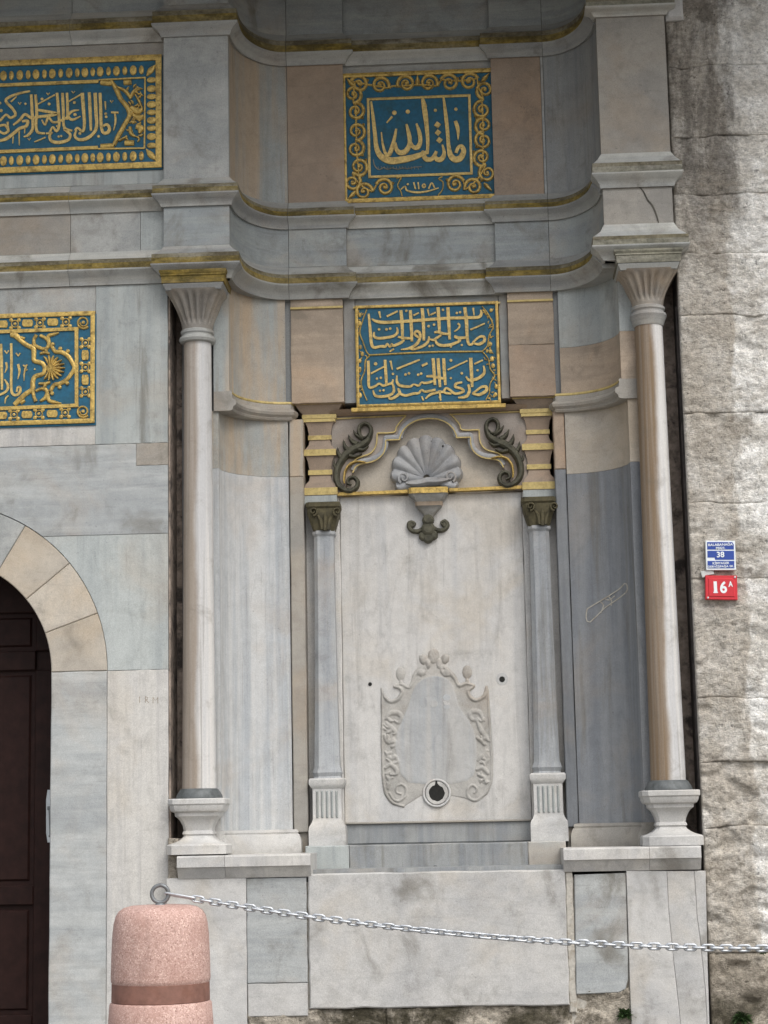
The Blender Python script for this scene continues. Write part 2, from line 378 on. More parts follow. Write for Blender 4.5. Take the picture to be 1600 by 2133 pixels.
# lathes with round / square / chamfered-square plan ------------------------
def lathe(name, cx, cy, prof, mats, parent, plan='round', n=40, seg=None, flutes=None, cap=True, angle=35):
    """prof: (radius or half width, z) from top to bottom"""
    if plan == 'round': dirs = [(math.cos(a), math.sin(a)) for a in [2*math.pi*i/n for i in range(n)]]
    elif plan == 'square': dirs = [(1, 1), (-1, 1), (-1, -1), (1, -1)]
    elif plan == 'oct': c = .62; dirs = [(1, c), (c, 1), (-c, 1), (-1, c), (-1, -c), (-c, -1), (c, -1), (1, -c)]
    else: c = .80; dirs = [(1, c), (c, 1), (-c, 1), (-1, c), (-1, -c), (-c, -1), (c, -1), (1, -c)]
    k = len(dirs); vs = []
    for r, z in prof:
        vs += [(cx+dx*r, cy+dy*r, z) for dx, dy in dirs]
    mb = MB(); mb.v = vs
    for i in range(len(prof)-1):
        for a in range(k):
            b = (a+1) % k; mb.f.append((i*k+a, i*k+b, (i+1)*k+b, (i+1)*k+a)); mb.m.append(seg[i] if seg else 0)
    if cap:
        mb.f.append(tuple(range(k))); mb.m.append(seg[0] if seg else 0)
        mb.f.append(tuple((len(prof)-1)*k+a for a in range(k-1, -1, -1))); mb.m.append(seg[-1] if seg else 0)
    return mb.build(name, mats, parent, True, angle)
# raised strokes (lettering, scrolls, gilt lines) ---------------------------
def catmull(P, sub):
    if len(P) < 3: return [tuple(p) for p in P]
    out = []
    for i in range(len(P)-1):
        p0 = P[max(i-1, 0)]; p1 = P[i]; p2 = P[i+1]; p3 = P[min(i+2, len(P)-1)]
        for s in range(sub):
            t = s/sub
            out.append(tuple(.5*((2*b)+(-a+c)*t+(2*a-5*b+4*c-d)*t*t+(-a+3*b-3*c+d)*t**3) for a, b, c, d in zip(p0, p1, p2, p3)))
    out.append(tuple(P[-1])); return out
STK = [0]
def stroke(mb, pts, Y, h, mat=0, sub=5, dome=False, yfun=None, wscale=1.0):
    """pts: (px, py, width_px); raised h metres above plane Y (or above yfun(x))"""
    STK[0] = (STK[0]+1) % 23; h = h+STK[0]*.00009
    Q = catmull(pts, sub) if sub > 1 else [tuple(p) for p in pts]
    W = []
    for px, py, wd in Q:
        p = U(px, py, Y); W.append((p.x, p.z, max(.4, wd)*wscale*mpp(Y)/2))
    n = len(W); S = [(-1, .0), (-.93, 1), (.93, 1), (1, .0)] if not dome else [(-1, 0), (-.8, .6), (-.35, .95), (.35, .95), (.8, .6), (1, 0)]
    k = len(S); vs = []
    for i in range(n):
        a, b = W[max(i-1, 0)], W[min(i+1, n-1)]; t = Vector((b[0]-a[0], b[1]-a[1]))
        if t.length < 1e-9: t = Vector((1, 0))
        t.normalize(); nx, nz = -t.y, t.x
        for s, e in S:
            x, z = W[i][0]+nx*s*W[i][2], W[i][1]+nz*s*W[i][2]
            y0 = yfun(x) if yfun else Y
            vs.append((x, y0-h*e+(.002 if e == 0 else 0), z))
    fs = []
    for i in range(n-1):
        for s in range(k-1): fs.append((i*k+s, i*k+s+1, (i+1)*k+s+1, (i+1)*k+s))
    fs += [tuple(range(k)), tuple((n-1)*k+q for q in range(k-1, -1, -1))]
    mb.add(vs, fs, mat)
def blob(mb, px, py, rx, ry, Y, h, mat=0, rot=0, n=14, flat=False, sides=None):
    """a low domed oval, or with flat=True a flat-topped one"""
    STK[0] = (STK[0]+1) % 23; h = h+STK[0]*.00007
    n = sides or n; c = U(px, py, Y); m = mpp(Y); vs = []; rings = [(1, 0), (.92, .75), (.6, 1)] if not flat else [(1, 0), (.94, 1), (.5, 1)]
    for r, e in rings:
        for i in range(n):
            a = 2*math.pi*i/n+rot; x, z = rx*math.cos(a)*r*m, ry*math.sin(a)*r*m
            vs.append((c.x+x, Y-h*e+(.002 if e == 0 else 0), c.z+z))
    fs = []
    for q in range(2):
        for i in range(n): j = (i+1) % n; fs.append((q*n+i, q*n+j, (q+1)*n+j, (q+1)*n+i))
    fs.append(tuple(2*n+i for i in range(n))); mb.add(vs, fs, mat)
def spiral(px, py, r0, r1, a0, turns, wd, wd1, n=22):
    return [(px+(r0+(r1-r0)*t)*math.cos(R(a0)+2*math.pi*turns*t), py+(r0+(r1-r0)*t)*math.sin(R(a0)+2*math.pi*turns*t), wd+(wd1-wd)*t) for t in [i/n for i in range(n+1)]]

# ================================================================== the place
POR, PIL, NF, NC = 0.0, -.07, .48, .515
GZ = 0.0
mb = MB(); mb.add([(-90, -90, GZ), (90, -90, GZ), (90, 60, GZ), (-90, 60, GZ)], [(0, 1, 2, 3)])
g_ = mb.build('ground', 'pave'); g_['kind'] = 'structure'
XL, XR = X(-560, 1100, POR), X(1900, 1100, POR)

fountain = thing('marble_fountain', (X(900, 1800, .2), .2, GZ), 'grey marble wall fountain with concave niche, carved shell and dry spout hole', 'fountain')
portal = thing('doorway_wall', (X(200, 1800, 0), 0, GZ), 'smooth grey marble wall around the arched wooden door', 'wall')
TOPZ = 7.25
mb = MB(); box_geo(mb, XL, XR, .95, 1.5, GZ, TOPZ); mb.build('core_wall', 'joint', fountain, False)

# ------------------------------------------------------------------ plan path of the entablatures
YR = 480
xpl0, xpl1 = X(341, YR, PIL), X(478, YR, PIL)
xc1, xs1, xs2, xc2 = X(601, YR, NF), X(721, YR, NF), X(1031, YR, NF), X(1143, YR, NF)
xpr0, xpr1 = X(1259, YR, PIL), X(1404, YR, PIL)
path, idx = [], {}
def pt(p, name=None):
    path.append(p)
    if name: idx[name] = len(path)-1
pt((XL, POR), 'start'); pt((X(-150, YR, 0), POR), 'p_a'); pt((X(147, YR, 0), POR), 'p_b'); pt((X(293, YR, 0), POR), 'p_c')
pt((xpl0, POR), 'pl0'); pt((xpl0, PIL), 'pl1'); pt((xpl1, PIL), 'pl2')
Q = quarter(xpl1, PIL+.06, xc1, NF)
for i, p in enumerate(Q): pt(p, 'cl0' if i == 0 else ('cl1' if i == len(Q)-1 else None))
pt((xs1, NF), 's1a'); pt((xs1, NC), 's1b'); pt((xs2, NC), 's2a'); pt((xs2, NF), 's2b')
Q = quarter_r(xc2, NF, xpr0, PIL+.06)
for i, p in enumerate(Q): pt(p, 'cr0' if i == 0 else ('cr1' if i == len(Q)-1 else None))
pt((xpr0, PIL), 'pr0'); pt((xpr1, PIL), 'pr1'); pt((xpr1, .30), 'end')
PN = path_normals(path)
def cornice_prof(y0, y1, y2, y3, e, xr=410):
    """pixel rows on the door-side pilaster: flare start, fascia top, fascia bottom, moulding end"""
    z = lambda y, o: Z(xr, y, PIL-o)
    P = [(0, z(y0, 0)), (.010, z(y0+.22*(y1-y0), .01)), (.026, z(y0+.6*(y1-y0), .026)), (e-.008, z(y1-1, e)), (e, z(y1, e)), (e+.0006, z(y1+.38*(y2-y1), e)),
         (e+.001, z(y2-1.5, e)), (e+.007, z(y2-.8, e)), (e+.006, z(y2+2, e)), (e-.004, z(y2+.14*(y3-y2)+2, e-.004)),
         (e*.62, z(y2+.42*(y3-y2), e*.6)), (e*.34, z(y2+.72*(y3-y2), .02)), (.016, z(y3-3, .015)), (.014, z(y3-.6, .014)), (0, z(y3, 0))]
    return P, [0, 0, 0, 2, 2, 1, 1, 0, 0, 0, 0, 0, 0, 0, 0]
C1, SEG = cornice_prof(8, 20, 46, 75, .062)
C2, _ = cornice_prof(371, 383, 401, 429, .060)
C3, _ = cornice_prof(511, 526, 547, 581, .068)
C1R, _ = cornice_prof(-22, -6, 10, 33, .062, 1330); C2R, _ = cornice_prof(318, 337, 358, 390, .062, 1330); C3R, _ = cornice_prof(466, 490, 509, 541, .078, 1330)
RIGHT = {0: C1R, 1: C2R, 2: C3R}
blocks = [('start', 'p_a'), ('p_a', 'p_b'), ('p_b', 'pl0'), ('pl0', 'cl0'), ('cl0', 'cl1'), ('cl1', 's1a'), ('s1a', 's2b'), ('s2b', 'cr0'), ('cr0', 'cr1'), ('cr1', 'end')]
for ci, prof in enumerate((C1, C2, C3)):
    for a, b in blocks:
        par = portal if idx[b] <= idx['pl0'] else fountain
        mats = ['cornw' if a in ('start', 'p_a', 'p_b', 'cr1', 's1a') else 'corn', 'mossy' if a == 'cr1' else 'moss', 'stain']
        sweep('cornice_block', path, PN, idx[a], idx[b], RIGHT[ci] if a == 'cr1' else prof, mats, par, [0, 0, 0, 2, 2, 1]+[0]*9 if a == 'cr1' else SEG, jit=.002)
# friezes and upper storey, following the same plan
def band(name, a, b, z1, z0, mat, par, off=0.0, back=-.14, jit=.0015):
    return sweep(name, path, PN, idx[a], idx[b], [(off, z1), (off, z0)], [mat], par, None, back, .0015, jit)
zf1, zf0 = C2[-1][1], C3[0][1]
fm = {'start': 'greyb', 'p_a': 'greyb', 'p_b': 'grey', 'p_c': 'blue', 'pl0': 'frz', 'cl0': 'frz', 'cl1': 'frz', 's1a': 'frz', 's2b': 'frz', 'cr0': 'frz', 'cr1': 'greyb'}
for a, b in [('start', 'p_a'), ('p_a', 'p_b'), ('p_b', 'p_c'), ('p_c', 'pl0'), ('pl0', 'cl0'), ('cl0', 'cl1'), ('cl1', 's1a'), ('s1a', 's2b'), ('s2b', 'cr0'), ('cr0', 'cr1'), ('cr1', 'end')]:
    band('frieze_slab', a, b, *((C2R[-1][1], C3R[0][1]) if a == 'cr1' else (zf1, zf0)), fm[a], portal if idx[b] <= idx['pl0'] else fountain)
zt = C1[0][1]
for a, b in [('start', 'p_b'), ('p_b', 'pl0'), ('pl0', 'cl0'), ('cl0', 'cl1'), ('cl1', 's1a'), ('s1a', 's2b'), ('s2b', 'cr0'), ('cr0', 'cr1'), ('cr1', 'end')]:
    band('frieze_slab', a, b, TOPZ, C1R[0][1] if a == 'cr1' else zt, 'frz', portal if idx[b] <= idx['pl0'] else fountain)
zu1, zu0 = C1[-1][1], C2[0][1]
band('pilaster_slab', 'pl0', 'cl0', zu1, zu0, 'grey', fountain, 0)
band('curved_slab', 'cl0', 'cl1', zu1, zu0, 'blueb', fountain, -.004)
band('niche_slab', 'cl1', 's1a', zu1, zu0, 'pink', fountain, -.004)
band('niche_slab', 's1a', 's2b', zu1, zu0, 'grey', fountain, -.012)
xq = X(1131, 300, NF)
sw = [(xs2+.004, NF+.004), (xq, NF+.004)]
sweep('niche_slab', sw, path_normals(sw), 0, 1, [(0, zu1), (0, zu0)], ['pink'], fountain)
sw = [(xq, NF), (xc2, NF)]
sweep('niche_slab', sw, path_normals(sw), 0, 1, [(0, zu1), (0, zu0)], ['greyh'], fountain)
band('curved_slab', 'cr0', 'cr1', zu1, zu0, 'blued', fountain, -.004)
band('pilaster_slab', 'cr1', 'end', C1R[-1][1], C2R[0][1], 'greyb', fountain)
# portal upper storey round the long plaque
zc1, zc0 = Z(170, 122, POR), Z(170, 357, POR); xcr = X(338, 240, POR)
slab('wall_slab', XL, xpl0-.002, zc1, zu1, POR, .14, 'greyb', portal)
slab('wall_slab', XL, xpl0-.002, zu0, zc0, POR, .14, 'blue', portal)
slab('wall_slab', xcr, xpl0-.002, zc0, zc1, POR, .14, 'grey', portal, .001, .0005)
# eave that shades the top storey (above the frame)
mb = MB(); box_geo(mb, XL-2, XR, -1.65, 1.5, TOPZ, TOPZ+.16); box_geo(mb, XL-2, XR, -1.7, -1.65, TOPZ-.05, TOPZ+.2)
mb.build('eave', 'roof', fountain, False)

# ------------------------------------------------------------------ portal lower storey: slabs, arch, jamb
zl = C3[-1][1]
xe = X(350.5, 1200, POR)                     # wall edge beside the column
ys = lambda y, x=175: Z(x, y, POR)
xD = X(199, 760, POR)
z925, z1113, z1397 = ys(927, 175), ys(1114, 230), ys(1397, 230)
zD1, zD0 = ys(652, 100), ys(885, 100)
slab('wall_slab', xD, xe, z925, zl, POR, .22, 'blue', portal)
slab('wall_slab', XL, xD, zD1, zl, POR, .22, 'grey', portal)
slab('wall_slab', XL, xD, z925, zD0, POR, .22, 'white', portal)
ac = U(-135, 1397, POR); r_in, r_out = 247*mpp(0), 367*mpp(0); cxA, czA = ac.x, z1397
def arc(r, a0, a1, n): return [(cxA+r*math.cos(R(a0+(a1-a0)*i/n)), czA+r*math.sin(R(a0+(a1-a0)*i/n))) for i in range(n+1)]
a_c = math.degrees(math.asin((z1113-czA)/r_out))
xi0, xi1 = X(284, 945, POR), X(348, 945, POR); zi = ys(969, 316)
P = [(XL, z1113)]+[(cxA-r_out*math.cos(R(a_c)), z1113)]+arc(r_out, 180-a_c, a_c, 30)[1:-1]+[(cxA+r_out*math.cos(R(a_c)), z1113), (xe, z1113), (xe, zi), (xi0, zi), (xi0, z925), (XL, z925)]
polyslab('wall_slab', P, POR, .22, 'greyh', portal)
slab('repair_patch', xi0, xe, zi, z925, POR-.001, .2, 'greyb', portal, .002, .0006)
P = arc(r_out, 0, a_c, 12)+[(xe, z1113), (xe, z1397)]
polyslab('wall_slab', P, POR, .22, 'blue', portal)
P = [(cxA-x+cxA, z) for x, z in P]; polyslab('wall_slab', P, POR, .22, 'blue', portal)
va = [0, 19.5, 39, 59, 78, 102, 121, 141, 160.5, 180]; vm = ['beige', 'beige', 'beige', 'grey', 'beige', 'grey', 'beige', 'beige', 'beige']
for i in range(9):
    polyslab('voussoir', arc(r_in, va[i], va[i+1], 6)+arc(r_out-.001, va[i+1], va[i], 8), POR+.002, .24, vm[i], portal, .005, .0012)
xj0, xj1 = cxA+r_in, cxA+r_out
slab('jamb_slab', xj0, xj1, GZ, z1397, POR+.003, .24, 'greyh', portal, .006)
slab('jamb_slab', xj1, xe, GZ, z1397, POR-.001, .22, 'white', portal)
slab('jamb_slab', 2*cxA-xj1, 2*cxA-xj0, GZ, z1397, POR+.003, .24, 'grey', portal, .006)
slab('jamb_slab', XL, 2*cxA-xj1, GZ, z1397, POR-.001, .22, 'white', portal)
# faint incised letters on the jamb
mb = MB()
for s in ([(291, 1451, 1.6), (291, 1464, 1.6)], [(303, 1451, 1.4), (303, 1464, 1.4)], [(303, 1451, 1.4), (308, 1453, 1.4), (307, 1457, 1.4), (303, 1458, 1.4)], [(305, 1458, 1.4), (310, 1464, 1.4)],
          [(319, 1452, 1.4), (319, 1465, 1.4)], [(329, 1452, 1.4), (329, 1465, 1.4)], [(319, 1453, 1.2), (324, 1459, 1.2), (329, 1453, 1.2)]):
    stroke(mb, s, POR-.0005, .0012, 0, 1)
mb.build('incised_letters', 'carved', portal)

# ------------------------------------------------------------------ wooden door
YD = .42
door = thing('wooden_door', (cxA, YD, GZ), 'dark brown panelled wooden door under the marble arch', 'door')
rD = r_in+.05
mb = MB(); poly_geo(mb, [(cxA+rD, GZ+.02)]+arc(rD, 0, 180, 28)+[(cxA-rD, GZ+.02)], YD+.03, .05, .003); mb.build('door_board', 'wood', door)
def px_x(p): return X(p, 1600, YD)
def px_z(p): return Z(60, p, YD)
for xa, xb, za, zb, nm in [(px_x(72), cxA+rD-.004, GZ+.02, px_z(1396), 'stile'), (cxA-.05, cxA+.05, GZ+.02, czA+r_in*.9, 'stile')]:
    mb = MB(); poly_geo(mb, rect(xa, xb, za, zb), YD, .03, .006); mb.build(nm, 'wood', door)
for za, zb in [(px_z(1396), px_z(1356)), (px_z(1885), px_z(1845)), (px_z(2300), px_z(2115))]:
    mb = MB(); poly_geo(mb, rect(cxA+.05, px_x(72), za, zb), YD+.001, .03, .006); mb.build('rail', 'wood', door)
P = arc(rD-.003, 14, 66, 16)+[(px_x(-20), px_z(1276)), (px_x(72), px_z(1276)), (px_x(72), px_z(1356)), (cxA+rD-.02, px_z(1356))]
mb = MB(); poly_geo(mb, P, YD+.0005, .03, .006); mb.build('arched_head', 'wood', door)
for za, zb in [(1845, 1396), (2115, 1885), (1356, 1276)]:
    mb = MB(); poly_geo(mb, rect(cxA+.07, px_x(62), px_z(za)+.03, px_z(zb)-.03), YD+.016, .014, .012); mb.build('door_panel', 'wood', door)
mb = MB(); poly_geo(mb, [(X(x, y, YD-.008), Z(x, y, YD-.008)) for x, y in [(96, 1665), (99, 1645), (124, 1645), (127, 1665), (127, 1735), (124, 1755), (99, 1755), (96, 1735)]], YD-.008, .008, .002)
hp = mb.build('handle_plate', 'platewhite', door)
mb = MB(); stroke(mb, [(101, 1688, 4), (104, 1682, 6), (105, 1710, 6), (106, 1738, 6), (102, 1742, 4)], YD-.05, .012, 0, 4, True)
c = U(105, 1683, YD); box_geo(mb, c.x-.008, c.x+.008, YD-.05, YD-.006, c.z-.01, c.z+.01); mb.build('handle', 'steel', hp)

# ------------------------------------------------------------------ column recesses
def zr(y, x, Y): return Z(x, y, Y)
YB = .27
ztop = C3[4][1]+.02
zled = Z(500, 1782, -.16)
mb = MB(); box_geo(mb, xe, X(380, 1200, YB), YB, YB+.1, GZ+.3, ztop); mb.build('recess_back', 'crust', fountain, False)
mb = MB(); box_geo(mb, X(380, 1200, YB)+.001, X(474, 1200, YB), YB+.002, YB+.1, GZ+.3, ztop); mb.build('recess_back', 'blued', fountain, False)
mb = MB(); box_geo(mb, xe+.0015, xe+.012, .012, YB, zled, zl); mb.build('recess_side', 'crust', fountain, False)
XW = X(1436, 1100, -.03)                     # edge of the rough wall
mb = MB(); box_geo(mb, X(1318, 1200, YB), X(1345, 1200, YB), YB, YB+.1, GZ+.3, ztop); mb.build('recess_back', 'pink', fountain, False)
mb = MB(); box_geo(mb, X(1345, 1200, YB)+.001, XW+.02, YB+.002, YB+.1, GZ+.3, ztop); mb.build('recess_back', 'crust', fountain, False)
# soffits above the two capitals
zso = C3[-1][1]
for xa, xb, zso in ((xe-.1, xpl1+.05, zso), (xpr0-.06, xpr1+.05, C3R[-1][1])):
    mb = MB(); box_geo(mb, xa+.12, xb-.06, PIL+.01, .4, zso+.004, ztop+.02); mb.build('soffit_block', 'corn', fountain, False)

# ------------------------------------------------------------------ niche lower storey
zstr = [Z(610, y, NF) for y in (838, 852, 869, 876)]      # string course rows
def ysh(y): return Z(610, y, NF)
zb_top, zb_mid, zb_bot = ysh(1728), ysh(1733), ysh(1784)
YN = .485
# upper curved slabs (one each side)
upL = quarter(X(477, 740, .10), .10, X(595, 740, YN), YN)
upR = quarter_r(X(1166, 740, YN), YN, X(1293, 740, .10), .10)
loL = quarter(X(457, 1200, .12), .12, X(604, 1200, YN), YN)
loR = quarter_r(X(1188, 1200, YN), YN, X(1323, 1200, .12), .12)
z_j = ysh(992)
def sw1(name, P, prof, mats, seg=None, back=-.1): return sweep(name, P, path_normals(P), 0, len(P)-1, prof, mats, fountain, seg, back)
sw1('curved_slab', upL, [(0, zl+.05), (0, zstr[0])], ['blueb'])
zs_j = Z(1230, 722, NF)
sw1('curved_slab', upR, [(0, zl+.05), (0, zs_j)], ['blue']); sw1('curved_slab', upR, [(.001, zs_j-.002), (.001, zstr[0])], ['beigeh'])
stL = quarter(X(477, 740, .10), .10, X(602, 850, YN), YN)+[(X(606, 850, YN), YN+.06)]
stR = [(X(1158, 840, YN), YN+.06)]+quarter_r(X(1162, 840, YN), YN, X(1293, 740, .10), .10)
sp = [(.004, zstr[0]+.004), (.018, zstr[0]), (.020, zstr[0]-.012), (.016, zstr[0]-.016), (.020, zstr[1]-.003), (.040, zstr[1]-.012), (.046, (zstr[1]+zstr[2])/2), (.040, zstr[2]+.010), (.026, zstr[2]), (.022, zstr[2]-.006), (.026, zstr[2]-.010), (.018, zstr[3]), (.0, zstr[3]-.004)]
for P in (stL, stR): sw1('string_course', P, sp, ['greyb', 'goldpale'], [1, 1, 1, 0, 0, 0, 0, 0, 0, 0, 0, 0])
sw1('curved_slab', loL, [(0, zstr[3]), (0, z_j)], ['blueb']); sw1('curved_slab', loL, [(.001, z_j-.002), (.001, zb_top)], ['bluev'])
z_jr = Z(1250, 985, NF)
sw1('curved_slab', loR, [(0, zstr[3]), (0, z_jr)], ['beige']); sw1('curved_slab', loR, [(.001, z_jr-.002), (.001, zb_top)], ['blueq'])
bp = [(.006, zb_top+.002), (.020, zb_top-.002), (.024, zb_mid), (.020, zb_mid-.010), (.030, zb_mid-.016), (.044, zb_mid-.05), (.046, zb_bot+.03), (.036, zb_bot)]
bL = loL+[(X(604, 1200, YN)+.012, YN), (X(604, 1200, YN)+.014, YN+.08)]; bR = [(X(1188, 1200, YN)-.014, YN+.08), (X(1188, 1200, YN)-.012, YN)]+loR
for P in (bL, bR): sw1('curved_plinth', P, bp, ['dado' if P is bL else 'greyb'])
# narrow strips beside the niche columns
xsl = (X(604.5, 1200, YN)+.002, X(635, 1200, YN)); xsr = (X(1163, 1200, YN), X(1188, 1200, YN)-.002)
for (xa, xb), m1, m2 in ((xsl, 'blueb', 'greyb'), (xsr, 'pink', 'blueq')):
    zj2 = ysh(993)
    slab('strip_slab', xa, xb, zj2, zstr[3]+.01, YN+.004, .3, m1, fountain, .006); slab('strip_slab', xa, xb, zb_top-.02, zj2, YN+.003, .3, m2, fountain, .006)
    slab('strip_plinth', xa, xb-.004 if xa < 0 else xb, zb_bot, zb_top-.02, YN+.03, .25, 'greyb', fountain)
# flat slabs each side of the inscription
zfl0 = ysh(840)
YM = YN+.005
xf = (X(606, 740, YM), X(716, 740, YM)); xg = (X(1060, 740, YM), X(1156, 740, YM))
slab('niche_slab', xf[0], xf[1], zfl0, zl+.05, YM, .3, 'beigeh', fountain); slab('niche_slab', xg[0], xg[1], ysh(733), zl+.05, YM, .3, 'beigeh', fountain)
slab('niche_slab', xg[0], xg[1], zfl0, ysh(733), YM-.002, .3, 'pink', fountain)
YP = NC+.005
for xa, xb in ((X(590, 740, YN), xf[0]+.01), (xg[1]-.01, X(1170, 740, YN))): slab('groove_fill', xa, xb, zfl0-.03, zl+.05, YN+.035, .2, 'blued', fountain)
xb0, xb1 = X(741, 740, YP), X(1042, 740, YP); zB1, zB0 = Z(890, 632, YP), Z(890, 846, YP)
slab('niche_slab', xf[1], xb0, zfl0, zl+.05, YP+.012, .3, 'blued', fountain, .002); slab('niche_slab', xb1, xg[0], zfl0, zl+.05, YP+.012, .3, 'grey', fountain, .002)
slab('niche_slab', xb0, xb1, zB1-.02, zl+.05, YP+.02, .2, 'grey', fountain, .002)
mb = MB()
for (xa, xb, Y, yl) in ((xf[0], xf[1], YM, 632), (xg[0], xg[1], YM, 632), (xb0-.01, xb1+.01, YP, 632)):
    mb = MB(); box_geo(mb, xa, xb, Y-.014, Y+.01, Z(890, yl+3, NF), Z(890, yl-1, NF)); mb.build('gilt_line', 'goldpale', fountain, False)
# cove under the inscription
YS = .60                                       # spandrel plane
xn0, xn1 = X(690, 950, YS), X(1100, 950, YS)
mb = MB(); zc_ = [zB0-.002, Z(890, 848, YP), Z(890, 856, YP), Z(890, 862, YS)]
mb.add([(xf[1]-.02, YP+.005, zc_[0]), (xg[0]+.02, YP+.005, zc_[0]), (xn0, YP+.02, zc_[1]), (xn1, YP+.02, zc_[1]), (xn0, YP+.05, zc_[2]), (xn1, YP+.05, zc_[2]), (xn0, YS+.01, zc_[3]), (xn1, YS+.01, zc_[3]),
        (xf[1]-.02, YS+.2, zc_[0]), (xg[0]+.02, YS+.2, zc_[0]), (xn0, YS+.2, zc_[3]), (xn1, YS+.2, zc_[3])],
       [(0, 1, 3, 2), (2, 3, 5, 4), (4, 5, 7, 6), (8, 9, 1, 0), (6, 7, 11, 10), (10, 11, 9, 8), (0, 2, 4, 6, 10, 8), (1, 9, 11, 7, 5, 3)])
mb.build('cove_moulding', 'pink', fountain, True, 50)

# bracket strips with gilt bands ---------------------------------------------
def bracket(cpx, dy):
    """square-plan stack of mouldings, profile rows read on the door-side one"""
    rows = [(828, 47, 0), (838, 47, 0), (839, 52, 1), (847, 52, 1), (848, 49, 0), (858, 42, 0), (865, 35, 0), (866, 36, 1), (873, 36, 1), (874, 34, 1), (881, 34, 1), (882, 30, 0), (890, 26, 0), (907, 23, 0),
            (908, 24.5, 1), (917, 24.5, 1), (918, 22, 0), (928, 24, 0), (937, 31, 0), (938, 34, 1), (951, 34, 1), (952, 30, 0), (962, 26, 0), (979, 23, 0), (980, 25, 1), (990, 25, 1), (991, 22, 0),
            (1002, 24, 0), (1010, 31, 0), (1017, 33, 0), (1018, 36, 1), (1033, 36, 1), (1034, 35, 2), (1051, 35, 2)]
    Yax = YS+.10; m = mpp(YS); br = None
    mb = MB(); gold = []
    ring = []
    for y, hw, k in rows:
        z = Z(cpx, y+dy, YS); fr = Yax-(.06+hw*m*.72)
        ring.append((hw*m, fr, z, k))
    cx = X(cpx, 940, YS)
    vs = []
    for hw, fr, z, k in ring: vs += [(cx-hw, Yax+.15, z), (cx-hw, fr, z), (cx+hw, fr, z), (cx+hw, Yax+.15, z)]
    mb.v = vs
    for i in range(len(ring)-1):
        if ring[i][3] == 1 and ring[i+1][3] == 1:
            gold.append((ring[i], ring[i+1]))
        for s in range(3): mb.f.append((i*4+s, i*4+s+1, i*4+s+5, i*4+s+4)); mb.m.append(1 if ring[i][3] == 2 else 0)
    mb.f += [(0, 1, 2, 3), tuple(len(vs)-4+q for q in (3, 2, 1, 0))]; mb.m += [0, 1]
    br = mb.build('bracket', ['pink', 'blue'], fountain, True, 30)
    for a, b in gold:
        g2 = MB(); box_geo(g2, cx-a[0]-.0015, cx+a[0]+.0015, a[1]-.0025, Yax+.12, b[2], a[2]); g2.build('gilt_band', 'goldpale', br, False)
    return cx
cbl = bracket(667, 0); cbr = bracket(1121.5, -12)

# spandrel with the stepped arch, tympanum, shell -----------------------------
def W2(pts, Y): return [(U(x, y, Y).x, U(x, y, Y).z) for x, y in pts]
inner = [(892, 872), (872, 875), (853, 884), (840, 897), (833, 912), (832, 916), (808, 917), (804, 919), (803, 932), (798, 946), (786, 957), (772, 963), (755, 966), (742, 972), (735, 985)]
outer = [(846, 866), (836, 877), (826, 890), (821, 901), (790, 903), (786, 905), (785, 922), (780, 936), (770, 946), (756, 951), (744, 956), (735, 964)]
CXA = 892
mirx = lambda L: [(2*CXA-x, y-.036*(2*CXA-2*x)*-1*-1 if False else y-(CXA-x)*2*.034) for x, y in L]
YT = YS+.055
hole = [(735, 1000), (735, 985)]+inner[::-1][1:]
left = inner[::-1]; right = mirx(inner)
top = [(690, 858), (1100, 844)]
P = [(690, 858)]+[(690, 1034), (712, 1034), (722, 1010)]+left+right[1:]+[(1062, 1000), (1074, 1020), (1100, 1020), (1100, 844)]
mb = MB(); poly_geo(mb, W2(P, YS), YS, .06, .003); mb.build('spandrel_panel', 'spand', fountain)
mb = MB(); box_geo(mb, xn0, xn1, YT, YT+.1, Z(890, 1032, YT), Z(890, 855, YT)); mb.build('tympanum_slab', 'beige', fountain, False)
mb = MB()
mid = [((a[0]+b[0])/2, (a[1]+b[1])/2) for a, b in zip([(868, 868)]+outer, [inner[1]]+inner[3:])]
for L in (inner, mirx(inner)):
    stroke(mb, [(x+(-5 if L is inner else 5)*0, y-5, 13) for x, y in L], YS, .016, 0, 3, True)
mb.build('arch_moulding', 'shell', fountain)
for L, y_, h_ in ((inner+mirx(inner)[::-1][0:0], YS-.010, .012), (mirx(inner), YS-.010, .012), (outer, YS-.002, .016), (mirx(outer), YS-.002, .016), ([(700, 873), (846, 866)], YS, .012), ([(936, 864), (1083, 858)], YS, .012)):
    mb = MB(); stroke(mb, [(x, y, 2.6) for x, y in L], y_, h_, 0, 3); mb.build('gilt_line', 'goldpale', fountain)
for L in ([(700, 1032, 7), (850, 1026, 7)], [(936, 1023, 7), (1088, 1017, 7)]): mb = MB(); stroke(mb, L, YS+.03, .05, 0, 1); mb.build('gilt_fillet', 'gold', fountain)
